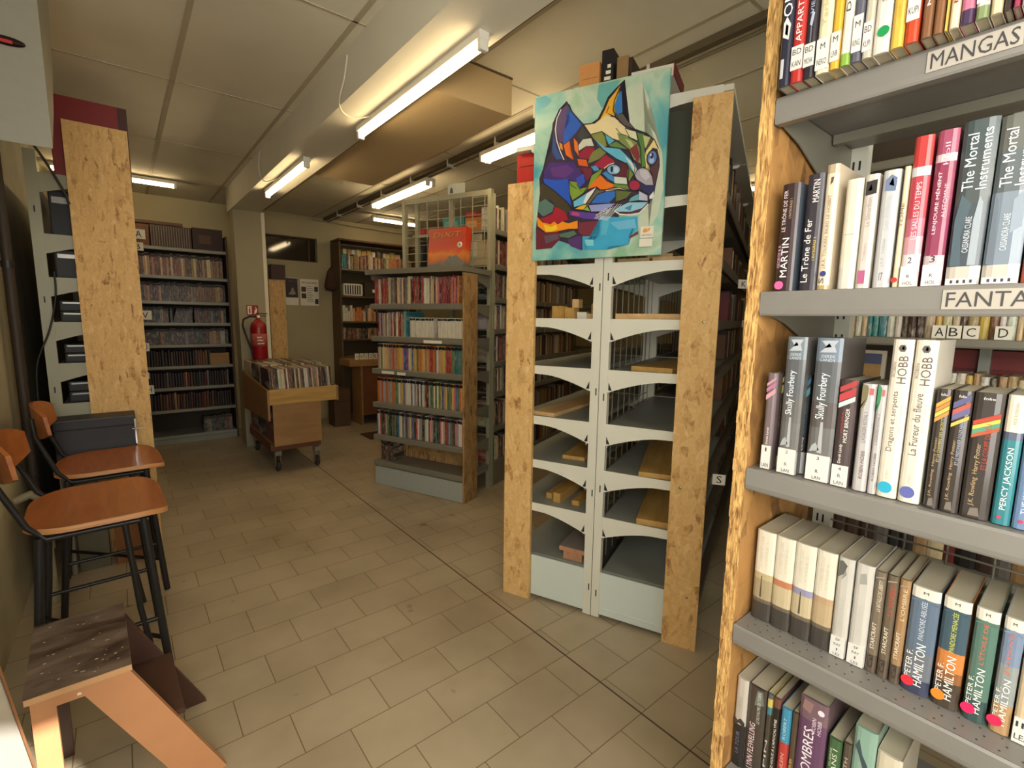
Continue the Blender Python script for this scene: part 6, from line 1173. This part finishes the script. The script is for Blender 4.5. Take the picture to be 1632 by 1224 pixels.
# ================================================================== SHELVES BEHIND THE NEAR BOOKSHELF
Z_ = thing('rear_bookshelf', 'steel bookshelf seen through the back of the near shelf, letter cards B C D', 'bookshelf', (2.10, 0.66, 0), R(-90))
ZL = [0.16, 0.50, 0.83, 1.045, 1.255, 1.56, 1.86]
for lv in ZL: MB().prism([(p[0], p[1]*0.7+lv) for p in lipp], 'x', 0, 0.95).build('shelf', STEEL_M, Z_)
for x in (-0.03, 0.385, 0.95): MB().box(x, x+0.03, 0.20, 0.23, 0, 2.1).build('upright', STEEL_D, Z_)
MB().box(-0.02, 0.96, 0.30, 0.31, 0.05, 2.05).build('back_panel', M((74, 60, 44), 0.7, name='rear_back'), Z_)
FZ = frame(2.10, 0.66, R(-90))
pale = [('cream', 6), ('white', 3), ('tan', 3), ('brown', 1), ('dark brown', 1), ('yellow', 1)]
row(FZ, 'rear shelf above the letter cards', 'books behind the letter cards B C D', 0.02, 0.62, ZL[4], 'book', 'book', 'book', pale, (0.014, 0.026), (0.13, 0.16), 0.15, blocks=[(0.10, 0.22, [('tan', 2), ('orange', 1), ('teal', 1)]), (0.28, 0.38, [('dark brown', 2), ('grey', 1)])])
row(FZ, 'rear shelf below the letter cards', 'small books below the letter cards', 0.30, 0.60, ZL[3], 'book', 'small book', 'book', pale, (0.014, 0.024), (0.085, 0.10), 0.13, y=0.06)
t = thing('red_box', 'dark red box behind the small books on the rear shelf', 'box'); t.matrix_world = FZ @ Matrix.Translation((0.27, 0.235, ZL[3]+0.001)); MB().box(0, 0.26, 0, 0.06, 0, 0.17, 0, 0.003).build('body', M((120, 30, 26), 0.5), t); MB().box(0.02, 0.24, -0.001, 0, 0.10, 0.104).build('fold_line', M((80, 20, 18), 0.5), t)
t = thing('framed_picture', 'small framed tan picture standing on the rear shelf left of the tall cream books', 'picture'); t.matrix_world = FZ @ Matrix.Translation((0.03, 0.05, ZL[3]+0.001)); MB().box(0, 0.13, 0, 0.015, 0, 0.16, 0, 0.002).build('frame', M((170, 160, 140), 0.5), t); MB().box(0.012, 0.118, -0.001, 0, 0.012, 0.11).build('picture_print', M((150, 116, 70), 0.6, 0, 0.2, 30), t); MB().box(0.012, 0.118, -0.001, 0, 0.11, 0.148).build('picture_sky', M((60, 66, 96), 0.6), t)
for s, x in (('A', .285), ('B', .320), ('C', .362), ('D', .435)):
    t = thing('letter_card', 'white card lettered %s on the shelf seen behind the fantasy books' % s, 'letter card'); t.matrix_world = FZ @ Matrix.Translation((x, 0.012, ZL[4]+0.003)); MB().box(0, 0.038, 0, 0.0015, 0, 0.042).build('card', PAPER, t); b_ = MB(); lettering(b_, s, 0.008, 0.030, 0.007, 0.035, -0.0006); b_.build('letter', INK, t)
# dark coated shelf contents lower down behind the wire back
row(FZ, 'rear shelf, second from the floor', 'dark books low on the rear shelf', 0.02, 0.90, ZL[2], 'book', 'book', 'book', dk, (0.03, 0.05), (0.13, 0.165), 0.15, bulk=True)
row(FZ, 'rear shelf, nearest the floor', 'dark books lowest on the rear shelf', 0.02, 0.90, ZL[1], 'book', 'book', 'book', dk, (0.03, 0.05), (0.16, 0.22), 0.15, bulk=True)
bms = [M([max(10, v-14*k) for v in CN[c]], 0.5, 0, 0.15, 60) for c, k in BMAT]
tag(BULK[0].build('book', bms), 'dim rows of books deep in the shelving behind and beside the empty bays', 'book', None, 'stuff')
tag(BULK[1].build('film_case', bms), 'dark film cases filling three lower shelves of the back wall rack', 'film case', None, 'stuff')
bpy.context.view_layer.update()
